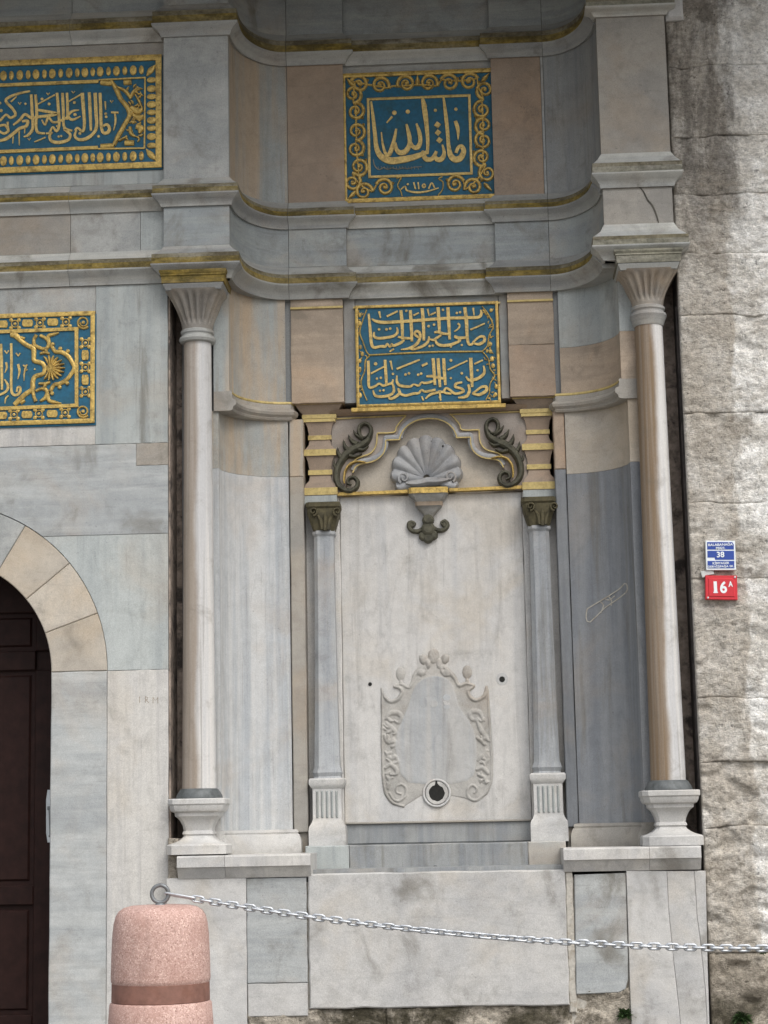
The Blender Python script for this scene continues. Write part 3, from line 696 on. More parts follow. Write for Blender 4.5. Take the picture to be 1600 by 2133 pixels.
# shell
def shell():
    c = U(889, 1000, YT); m = mpp(YT); mb = MB(); NA, NR = 108, 14; nr = 11
    vs = []
    for i in range(NA+1):
        u = i/NA; th = R(-118+236*u); lob = abs(math.sin(math.pi*nr*u))
        Rr = (80+7*math.cos(th))*m*(.93+.07*lob**.6)
        if abs(math.degrees(th)) > 85: Rr *= 1-.0045*(abs(math.degrees(th))-85)
        for j in range(NR+1):
            t = j/NR; r = Rr*(.10+.90*t)
            ridge = .030*(lob**.8-.5)*min(1, t*1.3)
            h = .022+.070*math.sin(math.pi*.5*min(1, t*1.08))*(1-.25*t**3)-.012*(1-math.cos(th))*t+ridge+.004*noise.noise(Vector((th*9, t*8, 3)))
            if j == NR: h = 0
            vs.append((c.x+r*math.sin(th)*.97, YT-h, c.z+r*math.cos(th)*1.10+.004))
    mb.v = vs
    for i in range(NA):
        for j in range(NR): a = i*(NR+1)+j; mb.f.append((a, a+1, a+NR+2, a+NR+1)); mb.m.append(0)
    o = mb.build('shell', 'shell', fountain, True, 60)
    mb = MB()
    stroke(mb, [(846, 1008, 8), (868, 1008, 17), (892, 1003, 19), (914, 1003, 17), (934, 1001, 8)], YT-.05, .05, 0, 5, True)
    stroke(mb, spiral(842, 998, 12, 3, 120, 1.2, 9, 5), YT-.04, .05, 0, 2, True); stroke(mb, spiral(938, 995, 12, 3, 60, -1.2, 9, 5), YT-.04, .05, 0, 2, True)
    mb.build('hinge_roll', 'shell', o)
    mb = MB()
    for dx, dy in ((-23, -93), (9, -94), (-52, -72), (38, -82), (-66, -35), (60, -52)): mb = MB(); blob(mb, 889+dx*.88, 1000+dy*.86, 2.4, 2.4, YT-.066, .008); mb.build('drill_hole', 'hole', o)
    return o
shell()
# pendant below the shell
m = mpp(YS); cx = X(893, 1040, YS)
rows = [(1019, 44, 1), (1031, 44, 1), (1032, 41, 0), (1037, 38, 0), (1046, 32, 0), (1047, 31, 2), (1055, 29, 2), (1056, 27, 0), (1063, 22, 0), (1070, 14, 0), (1077, 10, 0)]
mb = MB(); vs = []
for y, hw, k in rows:
    z = Z(893, y, YS); fr = YS+.02-hw*m*.75
    vs += [(cx-hw*m, YS+.12, z), (cx-hw*m*.94, fr+.012, z), (cx-hw*m*.8, fr, z), (cx+hw*m*.8, fr, z), (cx+hw*m*.94, fr+.012, z), (cx+hw*m, YS+.12, z)]
mb.v = vs
for i in range(len(rows)-1):
    for s in range(5): mb.f.append((i*6+s, i*6+s+1, i*6+s+7, i*6+s+6)); mb.m.append(rows[i][2] if rows[i][2] == rows[i+1][2] else 0)
mb.f += [tuple(range(6)), tuple(len(vs)-1-q for q in range(6))]; mb.m += [0, 0]
pend = mb.build('pendant', ['grey', 'gold', 'beigeh'], fountain, True, 30)
YQ = .63                                        # niche back panel plane
mb = MB()
blob(mb, 892, 1084, 13, 12, YQ-.012, .05); blob(mb, 892, 1102, 15, 16, YQ-.004, .05); blob(mb, 883, 1117, 11, 11, YQ-.002, .035); blob(mb, 902, 1115, 11, 11, YQ-.002, .035); blob(mb, 892, 1122, 11, 11, YQ-.002, .04)
for s in (-1, 1):
    stroke(mb, [(892+s*6, 1099-s, 12), (892+s*20, 1106-s, 11), (892+s*33, 1105-s, 10), (892+s*40, 1096-s, 10), (892+s*36, 1087-s, 9), (892+s*28, 1090-s, 7), (892+s*30, 1096-s, 5)], YQ, .035, 0, 4, True)
    blob(mb, 892+s*36, 1093, 9, 9, YQ, .028)
mb.build('trefoil_leaf', 'leafdark', pend)
# acanthus scrolls on the spandrels
def scroll(s):
    f = (lambda x, y: (x, y)) if s < 0 else (lambda x, y: (2*CXA-x+2, y-(CXA-x)*2*.034))
    q = lambda L: [f(x, y)+(wd,) for x, y, wd in L]
    mb = MB(); Yp = YS-.004
    stroke(mb, q([(768, 905, 3), (762, 912, 6), (753, 911, 8), (748, 900, 9), (751, 888, 9), (761, 883, 9), (771, 889, 9), (773, 902, 10), (766, 918, 14), (752, 929, 18), (735, 937, 19), (718, 951, 18), (706, 970, 16), (701, 990, 15), (704, 1008, 14), (716, 1020, 13), (731, 1023, 12), (743, 1015, 11), (745, 1003, 10), (737, 995, 9), (727, 998, 8), (725, 1007, 6), (732, 1011, 4)]), Yp, .045, 0, 5, True)
    for L in ([(744, 926, 14), (733, 919, 10), (726, 907, 2)], [(727, 940, 14), (719, 931, 10), (716, 918, 2)], [(712, 955, 12), (705, 945, 8), (704, 934, 2)], [(758, 915, 12), (744, 908, 8), (737, 898, 2)],
              [(704, 980, 10), (697, 970, 6), (696, 960, 2)], [(745, 936, 10), (757, 938, 8), (768, 930, 2)], [(728, 950, 10), (742, 952, 7), (754, 946, 2)]):
        stroke(mb, q(L), Yp, .038, 0, 4, True)
    o = mb.build('acanthus_scroll', 'leafdark', fountain)
    mb = MB(); stroke(mb, q([(762, 964, 4), (745, 962, 5), (730, 967, 6), (720, 980, 6), (717, 997, 5), (718, 1008, 3)]), Yp-.01, .03, 0, 5, True)
    mb.build('gilt_stem', 'gold', o)
scroll(-1); scroll(1)

# niche back panel and cartouche ----------------------------------------------
zq1, zq0 = Z(900, 1030, YQ), Z(900, 1713, YQ)
xq0, xq1 = X(713, 1380, YQ), X(1098, 1380, YQ)
slab('niche_panel', xq0, xq1, zq0, zq1, YQ, .12, 'panel', fountain, .004)
panel = bpy.context.scene.objects['niche_panel']
slab('panel_border', X(640, 1380, YQ), xq0, zq0-.05, zq1, YQ-.012, .13, 'panel', fountain, .006); slab('panel_border', xq1, X(1170, 1380, YQ), zq0-.05, zq1, YQ-.012, .13, 'panel', fountain, .006)
cz = lambda L: [(780+.175*x, 1330+.175*y) for x, y in L]
gr = cz([(75, 590), (120, 680), (190, 738), (270, 715), (318, 640), (290, 598), (228, 580), (240, 545), (330, 540), (400, 570), (430, 540), (470, 430), (540, 355), (600, 330), (560, 290), (530, 240), (530, 200), (580, 195), (630, 230), (650, 150), (705, 120), (760, 150), (775, 230), (830, 190), (890, 205), (880, 260), (830, 320), (900, 385), (960, 460), (1005, 545), (1080, 525), (1190, 555), (1180, 590), (1128, 630), (1150, 695), (1220, 722), (1290, 690), (1322, 560), (1355, 600), (1370, 900), (1400, 1400), (1395, 1700), (1340, 1850), (1200, 1940), (1060, 1900), (900, 1870), (560, 1870), (420, 1960), (340, 2005), (210, 1965), (125, 1850), (92, 1650), (82, 1200)])
fl = cz([(560, 490), (640, 455), (720, 445), (800, 455), (880, 490), (935, 560), (960, 650), (1000, 800), (1100, 950), (1175, 1080), (1212, 1250), (1214, 1400), (1205, 1520), (1180, 1620), (1100, 1690), (900, 1730), (600, 1730), (400, 1710), (305, 1600), (285, 1450), (245, 1300), (270, 1100), (340, 950), (400, 800), (450, 640), (495, 550)])
mb = MB(); c1 = lambda L: [(780+.175*x, 1330+.175*y, wd*.175) for x, y, wd in L]
lines = [[(85, 590, 20), (125, 690, 34), (195, 750, 36), (280, 720, 36), (325, 640, 34), (300, 590, 34), (235, 575, 24)],
         [(240, 560, 22), (320, 535, 34), (405, 580, 34), (445, 540, 36), (480, 430, 44), (545, 360, 46), (605, 345, 34), (600, 400, 28), (560, 440, 22)],
         [(1340, 570, 20), (1310, 680, 34), (1220, 732, 36), (1145, 700, 36), (1118, 630, 34), (1160, 590, 34), (1190, 570, 22)],
         [(1190, 560, 22), (1100, 530, 34), (1010, 560, 34), (960, 470, 44), (890, 390, 46), (820, 335, 34), (800, 390, 28), (840, 440, 22)],
         [(90, 620, 18), (95, 900, 24), (90, 1200, 24), (98, 1500, 24), (105, 1700, 28), (140, 1860, 32), (220, 1960, 32), (350, 2000, 26)],
         [(180, 1840, 20), (230, 1920, 24), (300, 1930, 26), (370, 1870, 26), (375, 1780, 24), (320, 1735, 22), (265, 1765, 20), (265, 1830, 18), (315, 1850, 14)],
         [(1350, 620, 18), (1365, 900, 24), (1385, 1200, 24), (1400, 1500, 24), (1390, 1700, 28), (1330, 1840, 32), (1210, 1930, 34), (1120, 1890, 26), (1110, 1800, 24), (1165, 1745, 22), (1220, 1790, 20), (1190, 1840, 14)],
         [(140, 960, 20), (190, 890, 44), (280, 890, 48), (325, 940, 40), (290, 1000, 32), (240, 980, 20)], [(150, 1010, 40), (200, 1060, 48), (250, 1110, 36), (230, 1140, 20)],
         [(120, 1150, 24), (160, 1230, 46), (220, 1220, 46), (260, 1250, 36), (210, 1290, 30)], [(130, 1350, 24), (190, 1420, 44), (250, 1410, 44), (280, 1460, 34), (220, 1490, 26)],
         [(130, 1540, 30), (190, 1500, 44), (260, 1560, 44), (265, 1610, 30), (200, 1620, 24)], [(150, 1640, 30), (180, 1700, 34), (160, 1780, 26)],
         [(1290, 960, 20), (1250, 880, 44), (1170, 870, 48), (1135, 920, 40), (1180, 970, 34), (1230, 950, 20)], [(1230, 1000, 30), (1270, 1090, 46), (1330, 1180, 40), (1360, 1220, 20)],
         [(1225, 1180, 30), (1270, 1210, 44), (1310, 1260, 30)], [(1230, 1450, 24), (1290, 1390, 44), (1350, 1430, 44), (1310, 1490, 34)], [(1220, 1560, 24), (1290, 1540, 46), (1350, 1600, 36)], [(1240, 1620, 30), (1300, 1650, 36), (1330, 1720, 24)]]
for k_ in range(26):                            # smaller leaf cuts along both flanks
    y = 880+random.random()*860; L_ = random.random() < .5; o_ = random.uniform(-1, 1)*70; x = (175+JIT(60)) if L_ else (1310+JIT(55))
    lines.append([(x, y, 14), (x+o_*.5, y-22+JIT(20), random.uniform(24, 40)), (x+o_, y-18+JIT(34), 12)])
bumps = [(310, 420, 60, 88), (1105, 400, 62, 88), (705, 205, 62, 92), (580, 245, 46, 62), (845, 240, 46, 62), (560, 400, 60, 46), (860, 410, 60, 46), (315, 525, 26, 34), (1105, 505, 26, 34), (640, 300, 30, 60), (770, 300, 30, 60)]
def carve():
    st = 1.15; x0, y0, x1, y1 = 788, 1342, 1034, 1690
    nx, ny = int((x1-x0)/st), int((y1-y0)/st); gx = x0+np.arange(nx+1)*st; gy = y0+np.arange(ny+1)*st
    PX, PY = np.meshgrid(gx, gy)
    def inside(poly):
        r = np.zeros(PX.shape, bool); n = len(poly)
        for a in range(n):
            (ax, ay), (bx, by) = poly[a], poly[(a+1) % n]
            if ay == by: continue
            c = ((ay > PY) != (by > PY)) & (PX < (bx-ax)*(PY-ay)/(by-ay)+ax); r ^= c
        return r.astype(float)
    def blur(a, k):
        for _ in range(k):
            b = np.pad(a, 1, 'edge'); a = (b[:-2, 1:-1]+b[2:, 1:-1]+b[1:-1, :-2]+b[1:-1, 2:]+2*b[1:-1, 1:-1])/6
        return a
    G_, F_ = blur(inside(gr), 2), blur(inside(fl), 6)
    D = np.zeros(PX.shape)
    def dab(cx, cy, rx, ry, h, p=.5):
        i0, i1 = max(0, int((cx-rx-x0)/st)), min(nx, int((cx+rx-x0)/st)+1); j0, j1 = max(0, int((cy-ry-y0)/st)), min(ny, int((cy+ry-y0)/st)+1)
        if i1 <= i0 or j1 <= j0: return
        q = ((PX[j0:j1+1, i0:i1+1]-cx)/rx)**2+((PY[j0:j1+1, i0:i1+1]-cy)/ry)**2
        D[j0:j1+1, i0:i1+1] = np.maximum(D[j0:j1+1, i0:i1+1], h*np.maximum(0, 1-q)**p)
    for L in lines:
        hh = random.uniform(.007, .012)
        for px, py, wd in catmull(c1(L), 44): r = max(1.6, wd*.62); dab(px, py, r, r, hh)
    for x, y, rx, ry in bumps:
        dab(780+.175*x, 1330+.175*y, rx*.175, ry*.175, .013)
    N_ = np.array([[noise.fractal(Vector((u*.09, v*.09, 2.0)), .8, 2.0, 4) for u in gx] for v in gy])
    H = -.003+G_*.0065+F_*.0030+D*(1-.85*F_)*(1+.25*N_)+N_*.0009*G_
    H = blur(H, 1)
    keep = (blur(inside(gr), 5)+D*60) > .03
    idm = -np.ones(PX.shape, int); vs = []
    k = np.zeros(PX.shape, bool); k[:] = keep
    mb = MB()
    for j in range(ny+1):
        for i in range(nx+1):
            if k[j, i]: p = U(PX[j, i], PY[j, i], YQ); idm[j, i] = len(vs); vs.append((p.x, YQ-H[j, i]-.0004, p.z))
    mb.v = vs
    for j in range(ny):
        for i in range(nx):
            q = (idm[j, i], idm[j, i+1], idm[j+1, i+1], idm[j+1, i])
            if min(q) >= 0: mb.f.append(tuple(int(a) for a in q)); mb.m.append(1 if F_[j, i] > .5 else 0)
    return mb.build('cartouche', ['cart', 'field'], panel, True, 70)
cart = carve()
# worn inscription patches in the field
mb = MB()
for x, y, rx, ry in ((585, 760, 48, 70), (705, 775, 55, 48), (860, 700, 50, 40), (862, 815, 40, 30)): mb = MB(); blob(mb, 780+.175*x, 1330+.175*y, rx*.175, ry*.175, YQ-.0062, .0010, 0, .4, 7, True); mb.build('worn_relief', 'field', cart)
mb = MB(); P = [(780+.175*x, 1330+.175*y) for x, y in ((815, 745), (845, 740), (868, 768), (895, 750), (903, 795), (838, 790))]
poly_geo(mb, W2(P, YQ), YQ-.0078, .003, .0004); mb.build('fresh_chip', 'white', cart)
# spout ring
c = U(910, 1652, YQ); rr = mpp(YQ)
def ring(name, cx, y0, cz, r, tube, mat, parent, n=40, k=8, sq=1.0):
    mb = MB(); vs = []
    for i in range(n):
        a = 2*math.pi*i/n
        for j in range(k):
            b = 2*math.pi*j/k; q = r+tube*math.cos(b); vs.append((cx+q*math.cos(a), y0-tube*sq*math.sin(b), cz+q*math.sin(a)))
    mb.v = vs
    for i in range(n):
        for j in range(k): mb.f.append((i*k+j, ((i+1) % n)*k+j, ((i+1) % n)*k+(j+1) % k, i*k+(j+1) % k)); mb.m.append(0)
    return mb.build(name, mat, parent, True, 60)
ring('spout_ring', c.x, YQ-.010, c.z, 27*rr, 2.5*rr, 'panel', cart, 44, 8, .8)
mb = MB(); blob(mb, 910, 1652, 24, 24, YQ-.010, .004, 0, 0, 30, True); mb.build('spout_face', 'white', cart)
mb = MB(); P = []
for i in range(24): a = 2*math.pi*i/24; P.append((c.x+(16.5+JIT(.8))*rr*math.cos(a), c.z+(16.5+JIT(.8))*rr*math.sin(a)))
poly_geo(mb, P, YQ-.0152, .006, .0005); stroke(mb, [(910, 1638, 12), (909, 1632, 5), (909, 1626, 3)], YQ-.0148, .0012, 0, 2); mb.build('spout_hole', 'hole', cart)
mb = MB()
for x, y, r in ((771, 1425, 4.2), (1046, 1415, 6.5)): mb = MB(); blob(mb, x, y, r, r, YQ-.0015, .0016, 0, 0, 9, True); mb.build('bolt_hole', 'hole', panel)
mb = MB(); blob(mb, 1046, 1414, 13, 14, YQ, .0012, 0, 0, 16, True); mb.build('bolt_hole_patch', 'dado', panel)
# base of the niche
slab_px('niche_plinth', (712, 1711, 1112, 1758), YQ-.045, .2, 'blued', fountain, .012)
mb = MB(); stroke(mb, [(700, 1716, 5), (1116, 1708, 5)], YQ-.045, .02, 0, 1, True); mb.build('plinth_bead', 'greyb', fountain)
YST = .28
zst1 = Z(900, 1757, YST)
for xa, xb, mm in ((636, 727, 'blue'), (727, 1100, 'blued'), (1100, 1180, 'grey')): slab('step_slab', X(xa, 1780, YST), X(xb, 1780, YST), Z(900, 1812, YST), zst1, YST, .45, mm, fountain, .006)
mb = MB(); box_geo(mb, X(630, 1810, .1), X(1185, 1810, .1), .0, .7, GZ+.3, Z(900, 1805, YST)); mb.build('trough_block', 'blued', fountain, False)
mb = MB(); c = U(907, 1806, YST-.01)
for i in range(16):
    pass
ring('hook', c.x, YST-.012, c.z, .009, .004, 'steel', fountain, 18, 6)

# ------------------------------------------------------------------ slim niche columns
def niche_column(cpx, dy, label):
    Yc = YQ-.075; t = thing('niche_column', (X(cpx, 1757+dy, Yc), Yc, Z(cpx, 1757+dy, Yc)), label, 'column', 'slim columns inside the niche')
    m = mpp(Yc); x0 = X(cpx+2, 1350, Yc); z = lambda y: Z(cpx, y+dy, Yc)
    # capital: crusted, leafy
    ca = lathe('capital', x0, Yc, [(36*m, z(1051)), (36*m, z(1060)), (33*m, z(1064)), (33*m, z(1074)), (28*m, z(1090)), (23*m, z(1106)), (21*m, z(1110))], 'capdark', t, 'chsq')
    mb = MB()
    for s in (-1, 1):
        stroke(mb, spiral(cpx+1+s*25, 1066+dy, 9, 2, 90, s*1.3, 6, 3), Yc-.036*1.0-.066, .022, 0, 2, True)
        stroke(mb, [(cpx+1+s*6, 1104+dy, 10), (cpx+1+s*9, 1086+dy, 12), (cpx+1+s*17, 1072+dy, 7)], Yc-.07, .03, 0, 4, True)
    stroke(mb, [(cpx+1, 1106+dy, 12), (cpx+1, 1086+dy, 14), (cpx+1, 1070+dy, 8)], Yc-.068, .035, 0, 4, True)
    mb.build('leaf', 'capdark', ca)
    lathe('shaft', x0, Yc, [(23*m, z(1108)), (24*m, z(1111)), (24*m, z(1115)), (20.5*m, z(1120)), (21*m, z(1250)), (24*m, z(1500)), (26*m, z(1596)), (30*m, z(1610)), (27*m, z(1618)), (30*m, z(1624))], 'colon', t, 'oct', angle=20)
    pd = lathe('pedestal', x0, Yc, [(34*m, z(1622)), (36.5*m, z(1625)), (36.5*m, z(1634)), (33*m, z(1640)), (29.5*m, z(1644)), (29.5*m, z(1706)), (32*m, z(1714)), (37*m, z(1722)), (38*m, z(1730)), (38*m, zst1-.003)], 'dado', t, 'square')
    mb = MB()
    for k in range(5):
        xx = x0+(-20+10*k)*m; box = (xx-2.6*m, xx+2.6*m)
        mb.add([(box[0], Yc-29.5*m-.001, z(1704)), (box[1], Yc-29.5*m-.001, z(1704)), (box[1], Yc-29.5*m-.001, z(1648)), (box[0], Yc-29.5*m-.001, z(1648)), (xx, Yc-29.5*m-.012, z(1701)), (xx, Yc-29.5*m-.012, z(1651))],
               [(0, 4, 5, 3), (4, 1, 2, 5), (0, 1, 4), (3, 5, 2)])
    mb.build('reeding', 'blue', pd)
niche_column(677, 0, 'slim faceted marble column in niche, nearer the wooden door')
niche_column(1129, -11, 'slim faceted marble column in niche, nearer the rough stone wall')

# ------------------------------------------------------------------ tall columns
def column(px_top, px_bot, y, mat, label):
    """y: dict of pixel rows"""
    Yc = .045; m = mpp(Yc); x0 = (X(px_top, y['neck'], Yc)+X(px_bot, y['shaft0'], Yc))/2
    z = lambda q: Z((px_top+px_bot)/2, q, Yc)
    t = thing('column', (x0, Yc, z(y['base'])), label, 'column', 'tall columns flanking the fountain')
    # pedestal, chamfered square plan
    s0 = y['slab']; k = (y['base']-s0)/115.0; zz = lambda q: z(s0+q*k)
    lathe('pedestal', x0, Yc, [(57*m, zz(0)), (58.5*m, zz(2)), (58.5*m, zz(11)), (56*m, zz(14)), (55*m, zz(20)), (52*m, zz(26)), (46*m, zz(29)), (45*m, zz(36)), (39*m, zz(41)), (35.5*m, zz(46)), (31*m, zz(56)), (29*m, zz(66)), (31*m, zz(69)), (32*m, zz(73)), (29*m, zz(76)),
          (31*m, zz(80)), (38*m, zz(86)), (48*m, zz(91)), (58*m, zz(94)), (61*m, zz(97)), (61*m, zz(115))], 'dado', t, 'chsq', angle=24)
    lathe('base_ring', x0, Yc, [(37*m, z(y['shaft0']-2)), (40*m, z(y['shaft0'])), (44*m, z(y['shaft0']+6)), (48*m, z(y['shaft0']+13)), (48.5*m, z(y['shaft0']+18)), (46*m, z(s0+.5))], 'bronze', t, 'round', 48)
    n0, n1 = y['neck'], y['shaft0']
    lathe('shaft', x0, Yc, [((29.5+6.5*(i/12)**1.3)*m, z(n0+(n1-n0)*i/12)) for i in range(13)], mat, t, 'round', 56)
    r0 = y['ring']
    lathe('neck_ring', x0, Yc, [(33*m, z(r0)), (36*m, z(r0+2)), (36*m, z(r0+7)), (33.5*m, z(r0+10)), (33.5*m, z(r0+13)), (38*m, z(r0+15)), (39.5*m, z(r0+20)), (37*m, z(r0+25)), (31*m, z(n0+1))], 'corn', t, 'round', 48)
    # bell capital: square above, round below, with flutes
    b0 = y['bell']; mb = MB(); NA, NJ = 144, 26; vs = []
    for j in range(NJ+1):
        t_ = j/NJ; zz_ = z(b0+(r0-b0)*t_)
        e = 2+7*(1-t_)**1.6; rad = 33+30*(1-t_)**1.75
        for i in range(NA):
            a = 2*math.pi*(i+.5)/NA; ca, sa = math.cos(a), math.sin(a)
            r = rad/((abs(ca)**e+abs(sa)**e)**(1/e))
            r = min(r, rad*1.22)
            fl_ = max(0, math.cos(a*20)+.35)**.7/1.2 if .06 < t_ < .88 else 0
            edge = min(1, (t_-.06)/.16, (.88-t_)/.15) if fl_ else 0
            r -= 7.0*fl_*max(0, edge)**.7*(1.15-.5*t_)
            vs.append((x0+r*m*ca, Yc+r*m*sa, zz_))
    mb.v = vs
    for j in range(NJ):
        for i in range(NA): q = (i+1) % NA; mb.f.append((j*NA+i, j*NA+q, (j+1)*NA+q, (j+1)*NA+i)); mb.m.append(0)
    mb.f += [tuple(range(NA)), tuple(NJ*NA+q for q in range(NA-1, -1, -1))]; mb.m += [0, 0]
    cp = mb.build('capital', 'carved', t, True, 50)
    a0 = y['abacus']
    lathe('abacus', x0, Yc, [(64*m, z(a0)), (65*m, z(a0+3)), (61*m, z(a0+9)), (59*m, z(b0+2))], 'corn', cp, 'square')
    i0 = y['impost']
    lathe('impost', x0, Yc, [(72*m, z(i0-4)), (72*m, z(i0)), (69*m, z(i0+4)), (70*m, z(i0+7)), (68*m, z(i0+8)), (67*m, z(a0+.5))], 'ochre' if px_top < 800 else 'mossy', cp, 'square')
    return x0
M['colL'] = column_marble('column_marble_streaked', -1, .72, X(413, 1200, .045)+.012); M['colR'] = column_marble('column_marble_brown_side', -1, 1.0, X(1372, 1200, .045)+.018)
column(412.5, 414.5, dict(impost=584, abacus=605, bell=616, ring=690, neck=716, shaft0=1645, slab=1664, base=1779), 'colL', 'tall round marble column beside the doorway wall, dark vertical streaks')
column(1349, 1394.5, dict(impost=541, abacus=563, bell=574, ring=640, neck=680, shaft0=1628, slab=1647, base=1761), 'colR', 'tall round marble column beside the rough stone wall, brown stain on one side')

# ------------------------------------------------------------------ ledges and plinth
YL = -.17
def ledge(name, xa, xb, z1, z0, mat):
    zm = z0+(z1-z0)*.50
    P = [(xa, YL), (xb, YL)]; prof = [(-.012, z1), (0, z1-.01), (0, zm), (-.012, zm-.004), (-.055, z0)]
    sweep(name, P, path_normals(P), 0, 1, prof, [mat], fountain, None, -.72, .001)
zL1, zL0 = Z(500, 1781, YL), Z(500, 1829, YL); zR1, zR0 = Z(1320, 1764, YL), Z(1320, 1814, YL)
ledge('ledge_block', X(368, 1800, YL), X(468, 1800, YL), zL1, zL0, 'dado'); ledge('ledge_block', X(468, 1800, YL), X(647, 1800, YL), zL1, zL0, 'white')
ledge('ledge_block', X(1174, 1790, YL), X(1354, 1790, YL), zR1, zR0, 'white'); ledge('ledge_block', X(1354, 1790, YL), X(1462, 1790, YL), zR1, zR0, 'dado')
YF = -.11
xp = lambda p, q=1950: X(p, q, YF)
zpf = lambda p, q: Z(p, q, YF)
slab('plinth_slab', xe+.003, xp(514), GZ, zL0+.004, YF, .4, 'dado', fountain, .003, .001)
slab('plinth_slab', xp(514), xp(640), zpf(577, 2048), zL0-.002, YF+.003, .4, 'dadob', fountain, .004, .001)
slab('plinth_slab', xp(514), xp(640), zpf(577, 2118), zpf(577, 2048), YF+.005, .4, 'dado', fountain, .005, .0015)
slab('plinth_core', xe+.05, xp(1460), GZ, zL0-.03, YF+.03, .36, 'mortar', fountain)
P = ragged(rect(xp(643), xp(1182), zpf(900, 2098), zpf(900, 1816)), .06, .004)
polyslab('basin_front', P, YF-.005, .11, 'dado', fountain, .008, .0008)
P = ragged(rect(xp(1181), xp(1197), zpf(1190, 2110), zpf(1190, 1815)), .03, .004); polyslab('mortar_fill', P, YF+.006, .1, 'mortar', fountain, .006)
pk = lambda L: [(X(x, y, YF), Z(x, y, YF)) for x, y in L]
P = pk([(1196, 1822), (1304, 1818), (1306, 1900), (1309, 2000), (1309, 2040), (1304, 2060), (1290, 2068), (1200, 2072)]); polyslab('plinth_slab', P, YF, .4, 'dadob', fountain, .005, .001)
c1_ = [(1389, 1814), (1391, 1860), (1393, 1900), (1398, 1950), (1404, 2010), (1411, 2070), (1417, 2125), (1421, 2200)]
c2_ = [(1446, 1814), (1449, 1860), (1452, 1910), (1459, 1960), (1464, 2010), (1469, 2060), (1472, 2110), (1475, 2200)]
P = pk([(1304, 1814)]+c1_+[(1318, 2200), (1312, 2060), (1307, 1900)]); polyslab('plinth_slab', P, YF-.004, .4, 'dado', fountain, .003, .0007)
P = pk(c1_+c2_[::-1]); polyslab('plinth_slab', P, YF-.003, .4, 'dado', fountain, .003, .0007)
P = pk(c2_+[(1480, 2200), (1474, 2000), (1470, 1814)]); polyslab('plinth_slab', P, YF-.004, .4, 'dado', fountain, .003, .0006)
mb = MB(); stroke(mb, [(1330, 388, 1.2), (1340, 398, 2.4), (1349, 416, 3.2), (1359, 428, 3.4), (1367, 446, 3.0), (1372, 464, 2.4)], PIL-.002, .0012, 0, 3); mb.build('crack', 'joint', fountain)
# chalky outline scratched on the curved slab
def yloR(x):
    xa, xb = loR[0][0], loR[-1][0]; c = max(0, min(1, (x-xa)/(xb-xa))); return .12+(YN-.12)*math.sqrt(1-c*c)-.001
mb = MB()
for L in ([(1226, 1262), (1243, 1252), (1290, 1226), (1301, 1215), (1306, 1222), (1304, 1234), (1284, 1248), (1262, 1262), (1232, 1290), (1224, 1280), (1226, 1262)], [(1252, 1247), (1260, 1256), (1254, 1272)], [(1270, 1238), (1276, 1248), (1275, 1258)], [(1263, 1243), (1272, 1246), (1282, 1238)]):
    stroke(mb, [(x, y, 2.6) for x, y in L], .3, .003, 0, 2, False, yloR)
mb.build('chalk_trace', 'mortar', fountain)

# rough footing under the slabs ------------------------------------------------
def rough(name, x0, x1, z0, z1, yf, mat, parent, amp=.03, step=.012, seed=0, edge=.02, depth=.3, pit=.0, sc=1.0, edge_w=.035):
    nx, nz = max(3, int((x1-x0)/step)), max(3, int((z1-z0)/step)); vs = []
    for j in range(nz+1):
        for i in range(nx+1):
            x, z = x0+(x1-x0)*i/nx, z0+(z1-z0)*j/nz; p = Vector((x*sc+seed*.0, 3.1+seed*.02, z*sc*1.5))
            h = noise.fractal(p*2.4, 1.0, 2.1, 6)*amp+noise.fractal(p*13, .7, 2.1, 5)*amp*.62+noise.fractal(p*34, .7, 2.1, 3)*amp*.34
            if pit: h -= pit*max(0, noise.noise(p*7.5+Vector((9, 0, 0)))-.12)**.8*1.6
            ex = min(i/nx*(x1-x0), (1-i/nx)*(x1-x0)); ez = min(j/nz*(z1-z0), (1-j/nz)*(z1-z0))
            wv = .5+noise.noise(Vector((x*6, seed, z*6)))
            d = min(ex*1.6, ez)+.010*wv
            h -= edge*max(0, 1-d/edge_w)**2*max(.12, .5+1.2*noise.noise(Vector((x*4+7, seed*3.7, z*4))))
            z += .016*noise.noise(Vector((x*4.5, 1.7, z*1.2)))+.006*noise.noise(Vector((x*17, 4.7, z*2)))
            b = 1 if (i in (0, nx) or j in (0, nz)) else 0
            vs.append((x, yf-h+(.0 if not b else .003+.012*max(0, noise.noise(Vector((x*5, seed, z*5))))), z))
    k = nx+1; mb = MB(); mb.v = vs
    for j in range(nz):
        for i in range(nx): mb.f.append((j*k+i, j*k+i+1, (j+1)*k+i+1, (j+1)*k+i)); mb.m.append(0)
    rim = [i for i in range(k)]+[j*k+nx for j in range(1, nz+1)]+[nz*k+i for i in range(nx-1, -1, -1)]+[j*k for j in range(nz-1, 0, -1)]
    o = len(mb.v)
    for i in rim: x, y, z = mb.v[i]; mb.v.append((x, yf+depth, z))
    L = len(rim)
    for q in range(L): mb.f.append((rim[q], rim[(q+1) % L], o+(q+1) % L, o+q)); mb.m.append(0)
    mb.f.append(tuple(o+L-1-q for q in range(L))); mb.m.append(0)
    return mb.build(name, mat, parent, True, 80)
for i, (xa, xb, yt) in enumerate(((514, 800, 2100), (800, 1186, 2094))):
    rough('footing_stone', xp(xa), xp(xb), GZ, zpf((xa+xb)/2, yt), YF+.012, 'foot', fountain, .02, .012, i+3, .015, .2)
rough('footing_stone', xp(1190), xp(1316), GZ, zpf(1250, 2060), YF+.016, 'foot', fountain, .022, .012, 21, .03, .2, .01)

